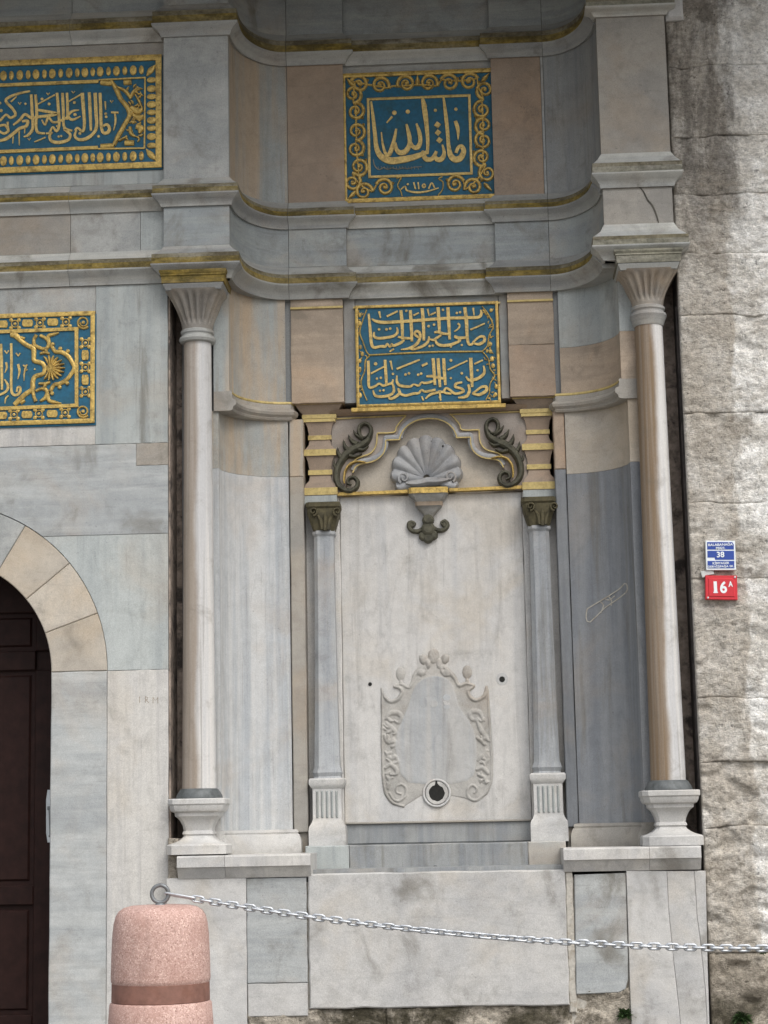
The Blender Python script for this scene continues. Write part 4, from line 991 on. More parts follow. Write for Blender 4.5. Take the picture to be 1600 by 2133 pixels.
rough('mortar_rubble', xe+.002, X(372, 1800, -.02), GZ, Z(360, 1748, -.02), -.045, 'foot', fountain, .012, .01, 55, .01, .2)
# ------------------------------------------------------------------ rough stone wall
swall = thing('rough_stone_wall', (X(1600, 1800, -.03), 0, GZ), 'weathered pale limestone block wall with dark stains and pits', 'wall')
YW = -.035
rowsW = [(-300, -70), (-70, 137), (137, 282), (282, 402), (402, 527), (527, 657), (657, 860), (860, 1048), (1048, 1206), (1206, 1453), (1453, 1587), (1587, 1722), (1722, 1985), (1985, 2480)]
splits = [1800, None, 1660, None, 1750, 1690, None, 1720, None, 1770, None, 1700, 1790, 1740]
XWR = X(2100, 1100, YW)
for i, ((ya, yb), sp_) in enumerate(zip(rowsW, splits)):
    z1, z0 = Z(1510, ya, YW), max(GZ, Z(1510, yb, YW))
    xs = [XW, XWR] if not sp_ else [XW, X(sp_, (ya+yb)/2, YW), XWR]
    for a, b in zip(xs[:-1], xs[1:]):
        low = i >= 11
        rough('stone_block', a, b, z0, z1, YW-.004+JIT(.006), 'lime' if i < 13 else 'foot', swall, .011 if not low else .014, .0095, i*5+(a > XW+.01), .007 if not low else .012, .28, .02 if not low else .038, 1.0)
mb = MB(); box_geo(mb, XW-.004, XW+.05, .02, YB+.05, GZ, Z(1410, 560, 0)); mb.build('tarred_reveal', 'tar', swall, False)
mb = MB(); box_geo(mb, XW+.02, XWR, .05, .9, GZ, TOPZ); mb.build('wall_core', 'mortar', swall, False)
rough('mortar_strip', xpr1-.03, XW+.006, Z(1410, 556, 0), TOPZ, .005, 'mortar', swall, .012, .012, 77, .006, .2)
mb = MB(); stroke(mb, [(1408, 640, 3), (1430, 1100, 3), (1452, 1560, 3), (1460, 1730, 3)], .06, .012, 0, 4, True); mb.build('cable', 'tar', swall)
slab_px('stone_stub', (1386, -8, 1424, 40), -.08, .15, 'dado', swall, .02)

# ------------------------------------------------------------------ inscription plaques
def plaque(name_label, quad, Y, th=.02):
    """quad: pixel corners TL TR BR BL; returns thing, plane bounds"""
    xs0 = (X(*quad[0], Y)+X(*quad[3], Y))/2; xs1_ = (X(*quad[1], Y)+X(*quad[2], Y))/2
    z1 = (Z(*quad[0], Y)+Z(*quad[1], Y))/2; z0 = (Z(*quad[3], Y)+Z(*quad[2], Y))/2
    t = thing('inscription_plaque', ((xs0+xs1_)/2, Y, z0), name_label, 'plaque')
    mb = MB(); poly_geo(mb, rect(xs0, xs1_, z0, z1), Y, th, .001); mb.build('blue_field', 'tealblue', t, False)
    return t, (xs0, xs1_, z0, z1)
def frame(parent, b, bw, Y, h, mat, name='gilt_frame', sides='LRTB'):
    """mitred gilt bars just inside bounds b; bw in metres"""
    x0, x1, z0, z1 = b; mb = MB()
    def bar(p, q, r, s):   # outer p->q, inner s->r
        mid = lambda a, c: ((a[0]*.5+c[0]*.5), (a[1]*.5+c[1]*.5))
        pm, qm = mid(p, s), mid(q, r)
        vs = [(p[0], Y+.002, p[1]), (q[0], Y+.002, q[1]), (q[0], Y-h*.8, q[1]), (p[0], Y-h*.8, p[1]), (qm[0], Y-h, qm[1]), (pm[0], Y-h, pm[1]), (r[0], Y-h*.8, r[1]), (s[0], Y-h*.8, s[1]), (r[0], Y+.002, r[1]), (s[0], Y+.002, s[1])]
        mb.add(vs, [(0, 1, 2, 3), (3, 2, 4, 5), (5, 4, 6, 7), (7, 6, 8, 9), (0, 3, 5, 7, 9), (1, 8, 6, 4, 2)])
    o = [(x0, z1), (x1, z1), (x1, z0), (x0, z0)]; i = [(x0+bw, z1-bw), (x1-bw, z1-bw), (x1-bw, z0+bw), (x0+bw, z0+bw)]
    for k, s in enumerate('TRBL'):
        if s in sides: bar(o[k], o[(k+1) % 4], i[(k+1) % 4], i[k])
    return mb.build(name, mat, parent, True, 40)
def mapz(ox, oy, s):
    return lambda L: [(ox+s*p[0], oy+s*p[1], (p[2] if len(p) > 2 else 20)*s) for p in L]
def vee(x, y, s=14): return [(x-s, y-s, s*.7), (x, y+s*.4, s*.8), (x+s, y-s, s*.7)]

# --- square plaque (upper centre)
Y = NC+.012-.014
YA = NC-.002
tA, bA = plaque('square blue plaque with gilt scroll border and large gilt calligraphy', [(710, 154), (1031, 144), (1041, 412), (716, 425)], YA)
frame(tA, bA, 9*mpp(YA), YA, .018, 'gold')
zA = mapz(700, 130, .225)
c0 = zA([(285, 325), (1250, 305), (1262, 1035), (300, 1080)])
bi = ((X(c0[0][0], c0[0][1], YA)+X(c0[3][0], c0[3][1], YA))/2, (X(c0[1][0], c0[1][1], YA)+X(c0[2][0], c0[2][1], YA))/2, (Z(c0[3][0], c0[3][1], YA)+Z(c0[2][0], c0[2][1], YA))/2, (Z(c0[0][0], c0[0][1], YA)+Z(c0[1][0], c0[1][1], YA))/2)
frame(tA, bi, 5.5*mpp(YA), YA, .010, 'letter', 'inner_frame')
mb = MB()
SA = [[(325, 365, 16), (345, 520, 28), (362, 680, 32), (378, 800, 40), (420, 875, 50), (500, 912, 58), (600, 905, 58), (720, 880, 50), (840, 835, 34)],
      [(800, 820, 20), (822, 885, 40), (860, 903, 40), (900, 885, 34), (930, 825, 24)], [(905, 855, 24), (935, 900, 40), (980, 895, 42), (1002, 840, 30), (985, 765, 14)],
      [(800, 335, 24), (822, 450, 42), (840, 600, 34), (850, 740, 28), (845, 850, 24)], [(812, 345, 14), (838, 412, 10)],
      [(995, 320, 16), (1015, 480, 30), (1033, 650, 30), (1043, 780, 32), (1062, 865, 46), (1105, 902, 52), (1155, 885, 50), (1182, 825, 42), (1163, 780, 34), (1130, 795, 30), (1112, 840, 26)],
      [(745, 570, 16), (772, 650, 32), (780, 735, 34), (755, 790, 40), (715, 785, 34), (688, 740, 24)], [(652, 575, 18), (676, 670, 34), (682, 755, 36), (650, 820, 44), (600, 840, 44), (562, 812, 34), (546, 745, 24)],
      [(558, 618, 18), (543, 700, 26), (516, 800, 36), (488, 858, 34), (455, 838, 24), (432, 750, 18), (420, 650, 10)],
      [(520, 505, 18), (470, 562, 10)], [(1105, 545, 28), (1128, 620, 30), (1131, 722, 6)], [(720, 1112, 12), (736, 1175, 12)], [(760, 1112, 12), (768, 1175, 12)],
      [(858, 1172, 12), (886, 1118, 12), (914, 1165, 12)], [(600, 1180, 10), (640, 1150, 12), (660, 1190, 14), (760, 1206, 16), (860, 1192, 14), (952, 1164, 8)], [(830, 1145, 12), (815, 1162, 12), (800, 1145, 12), (815, 1128, 12), (830, 1145, 12)]]
for L in SA: stroke(mb, zA(L), YA, .007, 0, 5, False, None, 1.22)
for x, y, r in ((540, 468, 24), (665, 458, 22), (920, 445, 16), (1110, 435, 17), (665, 1130, 12)): blob(mb, 700+.225*x, 130+.225*y, r*.225, r*.225, YA, .006, 0, 0, 10, True)
for x, y, r in ((940, 580, 36), (945, 652, 34), (958, 722, 34)): blob(mb, 700+.225*x, 130+.225*y, r*.225, r*.225, YA, .007, 0, .1, 4, True)
mb.build('lettering', 'letter', tA)
mb = MB(); stroke(mb, zA([(345, 900, 8), (360, 960, 12), (400, 995, 10), (440, 975, 10), (480, 992, 9), (520, 978, 8), (570, 992, 9), (620, 978, 8), (660, 988, 8), (720, 972, 8), (795, 968, 6)]), YA, .004, 0, 3)
for i in range(14): x = 390+i*28; stroke(mb, zA([(x, 965, 5), (x+8+JIT(6), 990, 6)]), YA, .004, 0, 1)
mb.build('signature_line', 'mossy', tA)
mb = MB()
for L in ([(560, 1075, 14), (605, 1062, 16), (582, 1110, 14), (572, 1150, 14), (600, 1195, 14), (612, 1240, 12)], [(985, 1062, 14), (950, 1080, 16), (990, 1110, 14), (985, 1180, 14), (952, 1225, 14), (945, 1240, 12)]): mb = MB(); stroke(mb, zA(L), YA, .01, 0, 3, True); mb.build('date_bracket', 'gold', tA)
sc_ = [(215, 205, 200, 1), (410, 215, 20, -1), (650, 200, 160, 1), (860, 195, 20, -1), (1050, 190, 200, 1), (1235, 180, -20, -1), (1378, 258, 100, 1), (1352, 440, -90, -1), (1365, 585, 90, 1), (1365, 725, -90, -1), (1350, 880, 80, 1), (1402, 1025, -100, -1),
       (1272, 1155, 160, 1), (1105, 1130, -20, -1), (450, 1160, 200, 1), (258, 1200, 0, -1), (152, 1110, -90, 1), (212, 968, 90, -1), (182, 800, -90, 1), (190, 640, 90, -1), (182, 455, -90, 1), (158, 297, 90, -1)]
for k, (x, y, a, s) in enumerate(sc_):
    mb = MB(); stroke(mb, zA(spiral(x, y, 84, 14, a, s*1.6, 40, 24, 20)), YA, .014, 0, 2, True)
    blob(mb, 700+.225*x, 130+.225*y, 4, 4, YA, .016, 0, 0, 8)
    x2, y2, a2, s2 = sc_[(k+1) % len(sc_)]
    if (x2-x)**2+(y2-y)**2 < 300**2:
        p = (x+78*math.cos(R(a)), y+78*math.sin(R(a))); q = (x2+78*math.cos(R(a2)), y2+78*math.sin(R(a2)))
        mx, my = (x+x2)/2, (y+y2)/2; stroke(mb, zA([p+(18,), ((mx*2+p[0]+q[0])/4, (my*2+p[1]+q[1])/4, 22), q+(18,)]), YA, .011, 0, 5, True)
    hx, hy = x+96*math.cos(R(a)+s*2.4), y+96*math.sin(R(a)+s*2.4)
    stroke(mb, zA([(x+70*math.cos(R(a)+s*2.0), y+70*math.sin(R(a)+s*2.0), 18), (hx, hy, 26), (hx+26*math.cos(R(a)), hy+26*math.sin(R(a)), 8)]), YA, .013, 0, 3, True)
    mb.build('gilt_scroll', 'gold', tA)
mb = MB()
for x, y, a in ((1375, 150, -45), (1400, 1150, 45), (155, 1225, 135), (140, 195, 225), (755, 180, -90)):
    mb = MB(); d = (math.cos(R(a)), math.sin(R(a))); stroke(mb, zA([(x-40*d[0], y-40*d[1], 20), (x, y, 50), (x+60*d[0], y+60*d[1], 5)]), YA, .018, 0, 4, True); mb.build('corner_leaf', 'gold', tA)

# --- two-line plaque (lower centre)
YBp = NC-.004
tB, bB = plaque('blue plaque with two lines of gilt calligraphy above the shell', [(741, 636), (1035, 630), (1046, 840), (742, 850)], YBp, .03)
frame(tB, bB, 6*mpp(YBp), YBp, .016, 'gold')
zB = mapz(730, 620, .20625)
mb = MB(); box_geo(mb, bB[0]-.035, bB[1]+.03, YBp-.02, YBp+.02, bB[2]-.028, bB[2]-.004); mb.build('gilt_sill', 'gold', tB, False)
S1 = [[(215, 215, 10), (260, 240, 22), (350, 252, 26), (600, 238, 24), (900, 215, 24), (1150, 205, 24), (1290, 200, 24), (1322, 165, 22), (1315, 125, 10)],
      [(185, 165, 16), (200, 320, 24), (213, 465, 24), (240, 505, 22), (300, 495, 20), (345, 490, 16)], [(510, 130, 24), (522, 260, 26), (527, 425, 20)], [(605, 130, 24), (615, 280, 26), (622, 445, 20)], [(725, 110, 26), (737, 260, 26), (742, 435, 20)], [(885, 100, 26), (895, 250, 26), (900, 345, 20)],
      [(985, 100, 26), (993, 250, 26), (1003, 425, 20)], [(1155, 100, 26), (1172, 240, 28), (1180, 400, 24), (1197, 472, 20), (1230, 470, 18), (1244, 440, 12)], [(1240, 462, 14), (1300, 472, 22), (1352, 440, 24), (1350, 400, 22), (1310, 396, 18), (1262, 430, 16), (1240, 458, 12)],
      [(1180, 405, 20), (1100, 408, 22), (1050, 388, 16)], [(1050, 398, 16), (1108, 430, 20), (1062, 460, 22), (1000, 480, 24), (920, 485, 24), (872, 462, 22), (862, 425, 10)], [(990, 370, 18), (940, 366, 20), (880, 348, 20), (848, 356, 14)], [(920, 380, 16), (872, 410, 20), (840, 430, 18), (800, 420, 14)], [(795, 395, 12), (782, 450, 20), (730, 492, 22), (650, 522, 18), (605, 522, 8)],
      [(690, 405, 18), (650, 372, 20), (667, 340, 20), (702, 362, 22), (700, 420, 22), (660, 480, 24), (590, 515, 20), (510, 527, 8)], [(625, 412, 18), (560, 412, 20), (480, 398, 16)], [(545, 430, 16), (500, 462, 22), (432, 488, 20), (420, 468, 14), (400, 498, 18), (372, 468, 14), (350, 498, 18), (300, 495, 14)],
      [(240, 350, 10), (240, 392, 20), (280, 412, 22), (360, 406, 22), (440, 388, 22), (477, 350, 20), (470, 302, 10)],
      [(290, 140, 18), (305, 208, 10)], [(368, 192, 16), (478, 138, 14)], [(638, 182, 14), (692, 155, 12)], [(780, 115, 16), (796, 188, 8)], [(808, 177, 14), (862, 150, 12)], [(1240, 105, 16), (1250, 182, 8)], [(1212, 327, 14), (1357, 263, 12)], [(1085, 262, 16), (1105, 285, 14), (1085, 320, 12), (1048, 345, 8)], [(440, 520, 14), (396, 547, 12)]]
S2 = [[(180, 640, 22), (185, 780, 24), (190, 905, 20), (250, 896, 18), (290, 870, 16), (330, 890, 18), (370, 880, 18), (420, 862, 18), (432, 828, 12)], [(350, 630, 22), (358, 760, 24), (365, 880, 20)], [(835, 615, 24), (845, 740, 26), (855, 885, 20)], [(885, 615, 24), (893, 740, 26), (905, 905, 20)], [(942, 615, 24), (950, 760, 26), (960, 885, 20)], [(1215, 610, 28), (1222, 750, 28), (1230, 905, 20)],
      [(1345, 690, 12), (1352, 760, 22), (1300, 812, 24), (1230, 836, 24), (1192, 830, 20), (1168, 798, 12)], [(1230, 970, 14), (1300, 982, 22), (1372, 942, 26), (1370, 902, 24), (1320, 906, 18), (1262, 950, 16), (1232, 965, 12)], [(1190, 880, 18), (1203, 940, 22), (1170, 1000, 24), (1088, 1012, 12)], [(1130, 858, 14), (1070, 870, 20), (1060, 902, 20), (1120, 920, 20), (1142, 950, 20), (1060, 972, 20), (1000, 930, 18), (962, 918, 18), (950, 960, 18), (1022, 972, 16)],
      [(960, 950, 18), (880, 960, 20), (810, 980, 20), (758, 1024, 10)], [(900, 940, 18), (910, 1014, 14)], [(970, 820, 18), (900, 812, 22), (830, 795, 22), (768, 796, 16)], [(850, 840, 16), (760, 865, 20), (720, 858, 14), (690, 890, 18), (640, 878, 14), (600, 900, 20), (505, 890, 22), (470, 850, 20), (470, 788, 10)],
      [(860, 930, 16), (800, 945, 20), (750, 950, 18), (720, 933, 14), (690, 966, 18), (640, 970, 20), (560, 990, 20), (505, 970, 20), (482, 918, 14)], [(482, 918, 14), (500, 962, 20), (442, 1012, 22), (400, 1022, 18), (388, 998, 12)], [(230, 938, 12), (250, 990, 20), (310, 1002, 22), (400, 986, 22), (440, 940, 20), (420, 850, 14)],
      [(208, 768, 14), (342, 698, 12)], [(405, 640, 18), (425, 732, 8)], [(468, 722, 16), (702, 628, 14)], [(722, 692, 20), (778, 664, 18)], [(983, 732, 14), (1182, 638, 12)], [(1253, 672, 14), (1337, 633, 12)], [(720, 1000, 12), (740, 1040, 12)], [(900, 1000, 14), (915, 1040, 14)]]
mb = MB()
for L in S1+S2: stroke(mb, zB(L), YBp, .007, 0, 4, False, None, 1.36)
for x, y, r in ((565, 135, 13), (935, 125, 13), (1075, 157, 13), (1108, 150, 13), (290, 322, 14), (365, 322, 14), (402, 315, 14), (790, 290, 14), (845, 275, 14), (800, 492, 13), (832, 487, 13), (1015, 497, 12), (1125, 480, 12), (255, 670, 18), (558, 778, 14), (592, 766, 14), (685, 780, 14), (715, 770, 14), (268, 820, 13), (308, 812, 13), (430, 772, 13), (1015, 635, 16), (1125, 765, 14), (1285, 735, 13), (1015, 815, 12), (300, 942, 12), (335, 938, 12)):
    blob(mb, 730+.20625*x, 620+.20625*y, r*.22, r*.22, YBp, .006, 0, .3, 8, True)
mb.build('lettering', 'letter', tB)
mb = MB()
for L in ([(190, 582, 20), (800, 552, 24), (1335, 545, 20)], [(165, 125, 14), (125, 230, 16), (95, 350, 18), (128, 450, 16), (160, 540, 16), (195, 585, 16)], [(1330, 90, 14), (1392, 170, 16), (1442, 290, 18), (1402, 380, 16), (1382, 490, 16), (1330, 545, 16)], [(195, 590, 16), (152, 640, 16), (145, 740, 16), (108, 845, 18), (130, 950, 16), (168, 1040, 14)], [(1332, 545, 16), (1392, 620, 16), (1412, 720, 16), (1456, 790, 18), (1412, 870, 16), (1402, 970, 16), (1368, 1030, 14)]):
    stroke(mb, zB(L), YBp, .010, 0, 6, True)
for x, y in ((95, 180), (90, 260), (100, 500), (120, 570), (95, 640), (95, 720), (95, 900), (100, 990), (1420, 130), (1410, 470), (1415, 545), (1430, 620), (1440, 690), (1475, 900), (1465, 980)):
    blob(mb, 730+.20625*x, 620+.20625*y, 4.2+JIT(1), 5.5+JIT(1.5), YBp, .010, 0, 0, 9)
for k_ in range(90):
    r_ = random.random() < .5; y = random.uniform(125, 1030)
    lim = (165-70*math.sin(math.pi*min(1, (y-120)/465))) if y < 585 else (180-75*math.sin(math.pi*min(1, (y-585)/460)))
    x = random.uniform(66, lim-14) if not r_ else 1500-random.uniform(40, lim-14)+(y-600)*.05
    a = random.uniform(0, 6.3); q = 16
    stroke(mb, zB([(x-q*math.cos(a), y-q*math.sin(a), 8), (x, y, 16), (x+q*math.cos(a+.7), y+q*math.sin(a+.7), 6)]), YBp, .008, 0, 2, True)
mb.build('cartouche_border', 'gold', tB)

# --- long plaque over the doorway
YCp = POR-.012
tC, bC = plaque('long blue plaque with gilt oval border set above the doorway cornice', [(-560, 150), (338, 120), (339, 352), (-560, 385)], YCp, .026)
bC = (bC[0], xcr-.001, zc0+.001, zc1-.001)
frame(tC, bC, 13*mpp(YCp), YCp, .014, 'gold')
zC = mapz(0, 110, .21875)
ov = [(35, 0), (110, 1), (190, 0), (270, 1), (345, 0), (425, 1), (500, 0), (580, 1), (660, 0), (738, 1), (810, 0), (885, 1), (955, 0), (1035, 1), (1110, 0), (1190, 1), (1270, 0), (1348, 1)]
ov = [(35-76*k, k % 2) for k in range(1, 32)][::-1]+ov
for x, s in ov:
    for yy in (222-.042*x, 1033-.036*x):
        mb = MB(); blob(mb, .21875*x, 110+.21875*yy, (26 if s else 37)*.21875, (50 if s else 56)*.21875, YCp, .010, 0, 0, 12); mb.build('gilt_oval', 'gold', tC)
for k, y in enumerate((262, 345, 420, 495, 570, 645, 720, 800, 885)):
    mb = MB(); blob(mb, .21875*1446, 110+.21875*y, 52*.21875, (40 if k % 2 else 32)*.21875, YCp, .010, 0, 0, 12); mb.build('gilt_oval', 'gold', tC)
mb = MB()
for s in ([(1400, 225, 14), (1435, 170, 70), (1490, 115, 8)], [(1395, 920, 14), (1440, 975, 70), (1495, 1030, 8)]): mb = MB(); stroke(mb, zC(s), YCp, .012, 0, 5, True); mb.build('corner_leaf', 'gold', tC)
mb = MB()
for s in ([(-2500, 415, 34), (0, 312, 36), (940, 275, 36)], [(940, 262, 16), (1382, 240, 16)], [(-2500, 1035, 34), (0, 945, 36), (935, 905, 36)], [(935, 918, 16), (1380, 912, 16)], [(1384, 235, 16), (1378, 915, 16)]): stroke(mb, zC(s), YCp, .009, 0, 1)
mb.build('inner_frame', 'gold', tC)
mb = MB()
for s in ([(1065, 275, 30), (1110, 350, 44), (1150, 440, 40), (1215, 520, 44), (1235, 600, 44), (1185, 690, 42), (1130, 790, 44), (1085, 880, 34)], [(960, 285, 40), (1040, 290, 50), (1080, 280, 40)], [(960, 895, 50), (1040, 890, 50), (1090, 885, 40)],
          [(1120, 330, 20), (1200, 370, 34), (1250, 440, 30)], [(1320, 330, 24), (1270, 380, 34), (1245, 430, 24)], [(1290, 400, 14), (1330, 470, 26), (1360, 540, 16)], [(1250, 520, 40), (1310, 560, 60), (1360, 540, 30)], [(1270, 600, 30), (1330, 620, 60), (1370, 600, 20)], [(1260, 640, 30), (1290, 640, 34)],
          [(1300, 700, 40), (1340, 720, 60), (1330, 770, 24)], [(1240, 710, 30), (1250, 770, 36), (1290, 800, 20)], [(1135, 840, 20), (1215, 800, 24)], [(1190, 860, 50), (1280, 860, 50)], [(1180, 285, 50), (1255, 280, 50)]):
    stroke(mb, zC(s), YCp, .016, 0, 4, True, None, 1.25)
for k_ in range(34):
    y = random.uniform(300, 860); x = random.uniform(1190+.9*abs(y-580)*0-.35*abs(y-580)+60, 1350); a = random.uniform(0, 6.3)
    stroke(mb, zC([(x-22*math.cos(a), y-22*math.sin(a), 12), (x, y, 26), (x+24*math.cos(a+.6), y+24*math.sin(a+.6), 8)]), YCp, .012, 0, 3, True)
mb.build('end_ornament', 'gold', tC)
SC = [[(300, 400, 22), (308, 560, 24), (315, 715, 24), (272, 785, 22), (228, 802, 10)], [(340, 400, 22), (352, 560, 24), (345, 690, 22), (362, 760, 22), (430, 770, 16)], [(545, 385, 22), (560, 560, 24), (566, 690, 22), (540, 750, 20), (505, 710, 16), (472, 765, 18), (440, 770, 14)], [(597, 385, 22), (605, 540, 24), (608, 690, 20), (640, 735, 22), (690, 742, 14)], [(640, 385, 20), (646, 540, 22), (640, 640, 16)],
      [(785, 385, 28), (797, 540, 28), (806, 680, 24), (790, 752, 20), (742, 718, 18), (715, 742, 14)], [(852, 380, 24), (861, 560, 26), (868, 745, 18)], [(908, 385, 28), (916, 560, 28), (922, 700, 26), (890, 772, 26), (820, 822, 28), (750, 828, 24), (714, 792, 20), (732, 738, 12)], [(955, 385, 24), (961, 560, 26), (966, 700, 24), (985, 762, 24), (1028, 762, 28), (1045, 722, 26), (1020, 685, 22), (985, 702, 18)],
      [(690, 745, 16), (610, 728, 18), (668, 775, 22), (655, 830, 24), (565, 857, 28), (492, 842, 24), (475, 792, 20), (502, 758, 12)], [(755, 548, 10), (692, 558, 20), (650, 602, 22), (692, 640, 22), (768, 606, 10)], [(650, 612, 18), (565, 655, 20), (505, 662, 18), (462, 618, 20), (432, 688, 16), (400, 640, 12)],
      [(358, 545, 18), (440, 560, 24), (545, 582, 22), (460, 602, 24), (370, 612, 24), (300, 622, 24), (240, 588, 22), (190, 642, 22), (128, 690, 14)], [(212, 655, 18), (266, 652, 24), (250, 702, 26), (190, 722, 26), (130, 772, 28), (60, 822, 28), (0, 838, 22)], [(288, 368, 14), (200, 385, 20), (100, 420, 22), (58, 462, 24), (120, 532, 22), (150, 592, 22), (100, 622, 20), (60, 592, 18), (0, 652, 20)], [(-10, 700, 18), (50, 692, 22), (82, 742, 22), (40, 772, 20), (-10, 742, 16)], [(75, 660, 18), (82, 740, 12)],
      [(362, 492, 10), (525, 402, 12)], [(652, 468, 10), (775, 398, 12)], [(1003, 465, 14), (1008, 545, 8)], [(1095, 575, 14), (1102, 650, 16), (1085, 742, 6)], [(330, 852, 10), (435, 808, 10)], [(185, 750, 12), (186, 885, 6)], [(1060, 570, 16), (1130, 572, 16)], [(240, 700, 10), (236, 770, 8)], [(105, 470, 12), (160, 420, 10)], [(128, 800, 10), (124, 865, 6)]]
# the text continues to the edge of the plaque, outside the photograph
mb = MB()
for L in SC: stroke(mb, zC(L), YCp, .006, 0, 4, False, None, 1.3)
for x, y in ((1065, 470), (700, 382), (460, 398), (280, 828), (190, 488)): stroke(mb, zC(vee(x, y)), YCp, .005, 0, 1)
for x, y, r in ((470, 490, 16), (402, 442, 16), (710, 475, 16), (716, 590, 18), (762, 770, 16), (940, 797, 15), (1008, 582, 15), (1012, 612, 15), (245, 488, 12), (560, 800, 12), (585, 795, 12), (12, 552, 18), (0, 480, 16), (545, 700, 10)): blob(mb, .21875*x, 110+.21875*y, r*.22, r*.22, YCp, .005, 0, .4, 8, True)
mb.build('lettering', 'letter', tC)

# --- plaque beside the arch
YDp = POR-.010
tD, bD = plaque('blue plaque with gilt chain border and rosette, directly above the arched door', [(-560, 684), (200, 649), (200, 882), (-560, 912)], YDp, .024)
bD = (bD[0], xD-.001, zD0+.001, zD1-.001)
frame(tD, bD, 9.5*mpp(YDp), YDp, .012, 'gold')
zD = mapz(0, 640, .13125)
mb = MB()
for s in ([(-4200, 560, 60), (0, 392, 62), (1250, 345, 60)], [(1218, 350, 62), (1220, 1590, 62)], [(-4200, 1745, 60), (0, 1610, 62), (1250, 1560, 60)]): stroke(mb, zD(s), YDp, .009, 0, 1)
mb.build('inner_frame', 'gold', tD)
pos = []
for k in range(-10, 3):
    pos += [('r', 240+405*k if k < 1 else (635, 1050)[k-1], None), ('l', 440+402*k if k < 1 else (840, 9999)[k-1], None)]
def chain_ring(x, y):
    mb = MB()
    stroke(mb, zD([(x+55*math.cos(a), y+55*math.sin(a), 24) for a in [2*math.pi*i/12 for i in range(13)]]), YDp, .008, 0, 1, True)
    blob(mb, .13125*x, 640+.13125*y, 3.6, 3.6, YDp, .008, 0, 0, 9)
    for sx in (-1, 1):
        for sy in (-1, 1): blob(mb, .13125*(x+sx*62), 640+.13125*(y+sy*62), 4.6, 4.6, YDp, .007, 0, 0, 8)
    mb.build('gilt_ring', 'gold', tD)
def lozenge(x, y, a=85, b=58):
    mb = MB(); n = 8; P = [(x+a, y-b*.5), (x+a*.75, y-b), (x-a*.75, y-b), (x-a, y-b*.5), (x-a, y+b*.5), (x-a*.75, y+b), (x+a*.75, y+b), (x+a, y+b*.5)]
    poly_geo(mb, W2([(q[0], q[1]) for q in zD([(u, v) for u, v in P])], YDp), YDp-.008, .01, .002); mb.build('gilt_lozenge', 'gold', tD)
for k, x in enumerate([240-405*q for q in range(8, 0, -1)]+[240, 635, 1050]):
    chain_ring(x, 275-.036*x); chain_ring(x-15, 1715-.036*x)
for x in [40-402*q for q in range(8, 0, -1)]+[40, 440, 840]:
    lozenge(x, 272-.040*x); lozenge(x-10, 1722-.036*x)
for y in (570, 958, 1345): chain_ring(1357, y)
for y in (762, 1155): lozenge(1355, y, 56, 80)
for x, y in ((1325, 245), (1322, 1655)):
    mb = MB(); stroke(mb, zD(spiral(x, y, 100, 50, 40, 1.4, 46, 26, 24)), YDp, .011, 0, 1, True); blob(mb, .13125*x, 640+.13125*y, 4, 4, YDp, .01, 0, 0, 9); mb.build('corner_rosette', 'gold', tD)
mb = MB()
for s in ([(170, 440, 70), (250, 450, 90), (330, 530, 70), (440, 610, 72), (530, 650, 76), (540, 760, 70), (545, 850, 68), (650, 880, 68), (705, 930, 66), (712, 1000, 64), (680, 1060, 66), (560, 1100, 70), (520, 1200, 70), (515, 1300, 74), (400, 1385, 74), (300, 1480, 80), (230, 1550, 70)],
          [(810, 590, 50), (875, 700, 60), (980, 715, 66), (1080, 775, 66), (1150, 880, 64), (1185, 965, 70), (1140, 1050, 64), (1060, 1150, 66), (950, 1215, 66), (860, 1235, 60), (800, 1340, 60)], [(545, 620, 60), (540, 520, 50), (580, 440, 60)], [(545, 600, 50), (640, 650, 56), (740, 660, 56), (780, 560, 60), (720, 490, 50), (640, 450, 50)], [(780, 550, 50), (770, 460, 60), (860, 430, 50), (940, 410, 20)], [(720, 640, 50), (740, 720, 44)], [(640, 740, 40), (720, 720, 50), (790, 745, 30)],
          [(520, 1300, 60), (540, 1420, 50), (570, 1500, 60)], [(570, 1330, 40), (680, 1290, 54), (750, 1340, 60), (720, 1440, 60), (640, 1490, 40)], [(760, 1380, 60), (780, 1480, 60), (880, 1510, 50), (980, 1530, 20)], [(700, 1290, 50), (730, 1210, 50)], [(620, 1215, 40), (720, 1215, 50), (800, 1190, 40)], [(330, 480, 50), (400, 500, 40)], [(330, 1520, 60), (400, 1480, 40)], [(700, 960, 70), (760, 965, 60)], [(1190, 960, 60), (1250, 960, 70)]):
    stroke(mb, zD(s), YDp, .012, 0, 4, True, None, 1.2)
for x, y in ((960, 660), (1080, 700), (950, 1270), (1070, 1210), (840, 590), (830, 1370)): blob(mb, .13125*x, 640+.13125*y, 4.6, 4.6, YDp, .012, 0, 0, 8)
mb.build('end_ornament', 'gold', tD)
mb = MB()
blob(mb, .13125*850, 640+.13125*965, 15, 18, YDp, .012, 0, 0, 20)
for i in range(13):
    a = R(-115+230*i/12); stroke(mb, zD([(800+10*math.cos(a), 965+10*math.sin(a), 14), (800+150*math.cos(a), 965+150*math.sin(a), 42), (800+235*math.cos(a), 965+200*math.sin(a), 20)]), YDp-.006, .012, 0, 4, True)
mb.build('rosette', 'gold', tD)
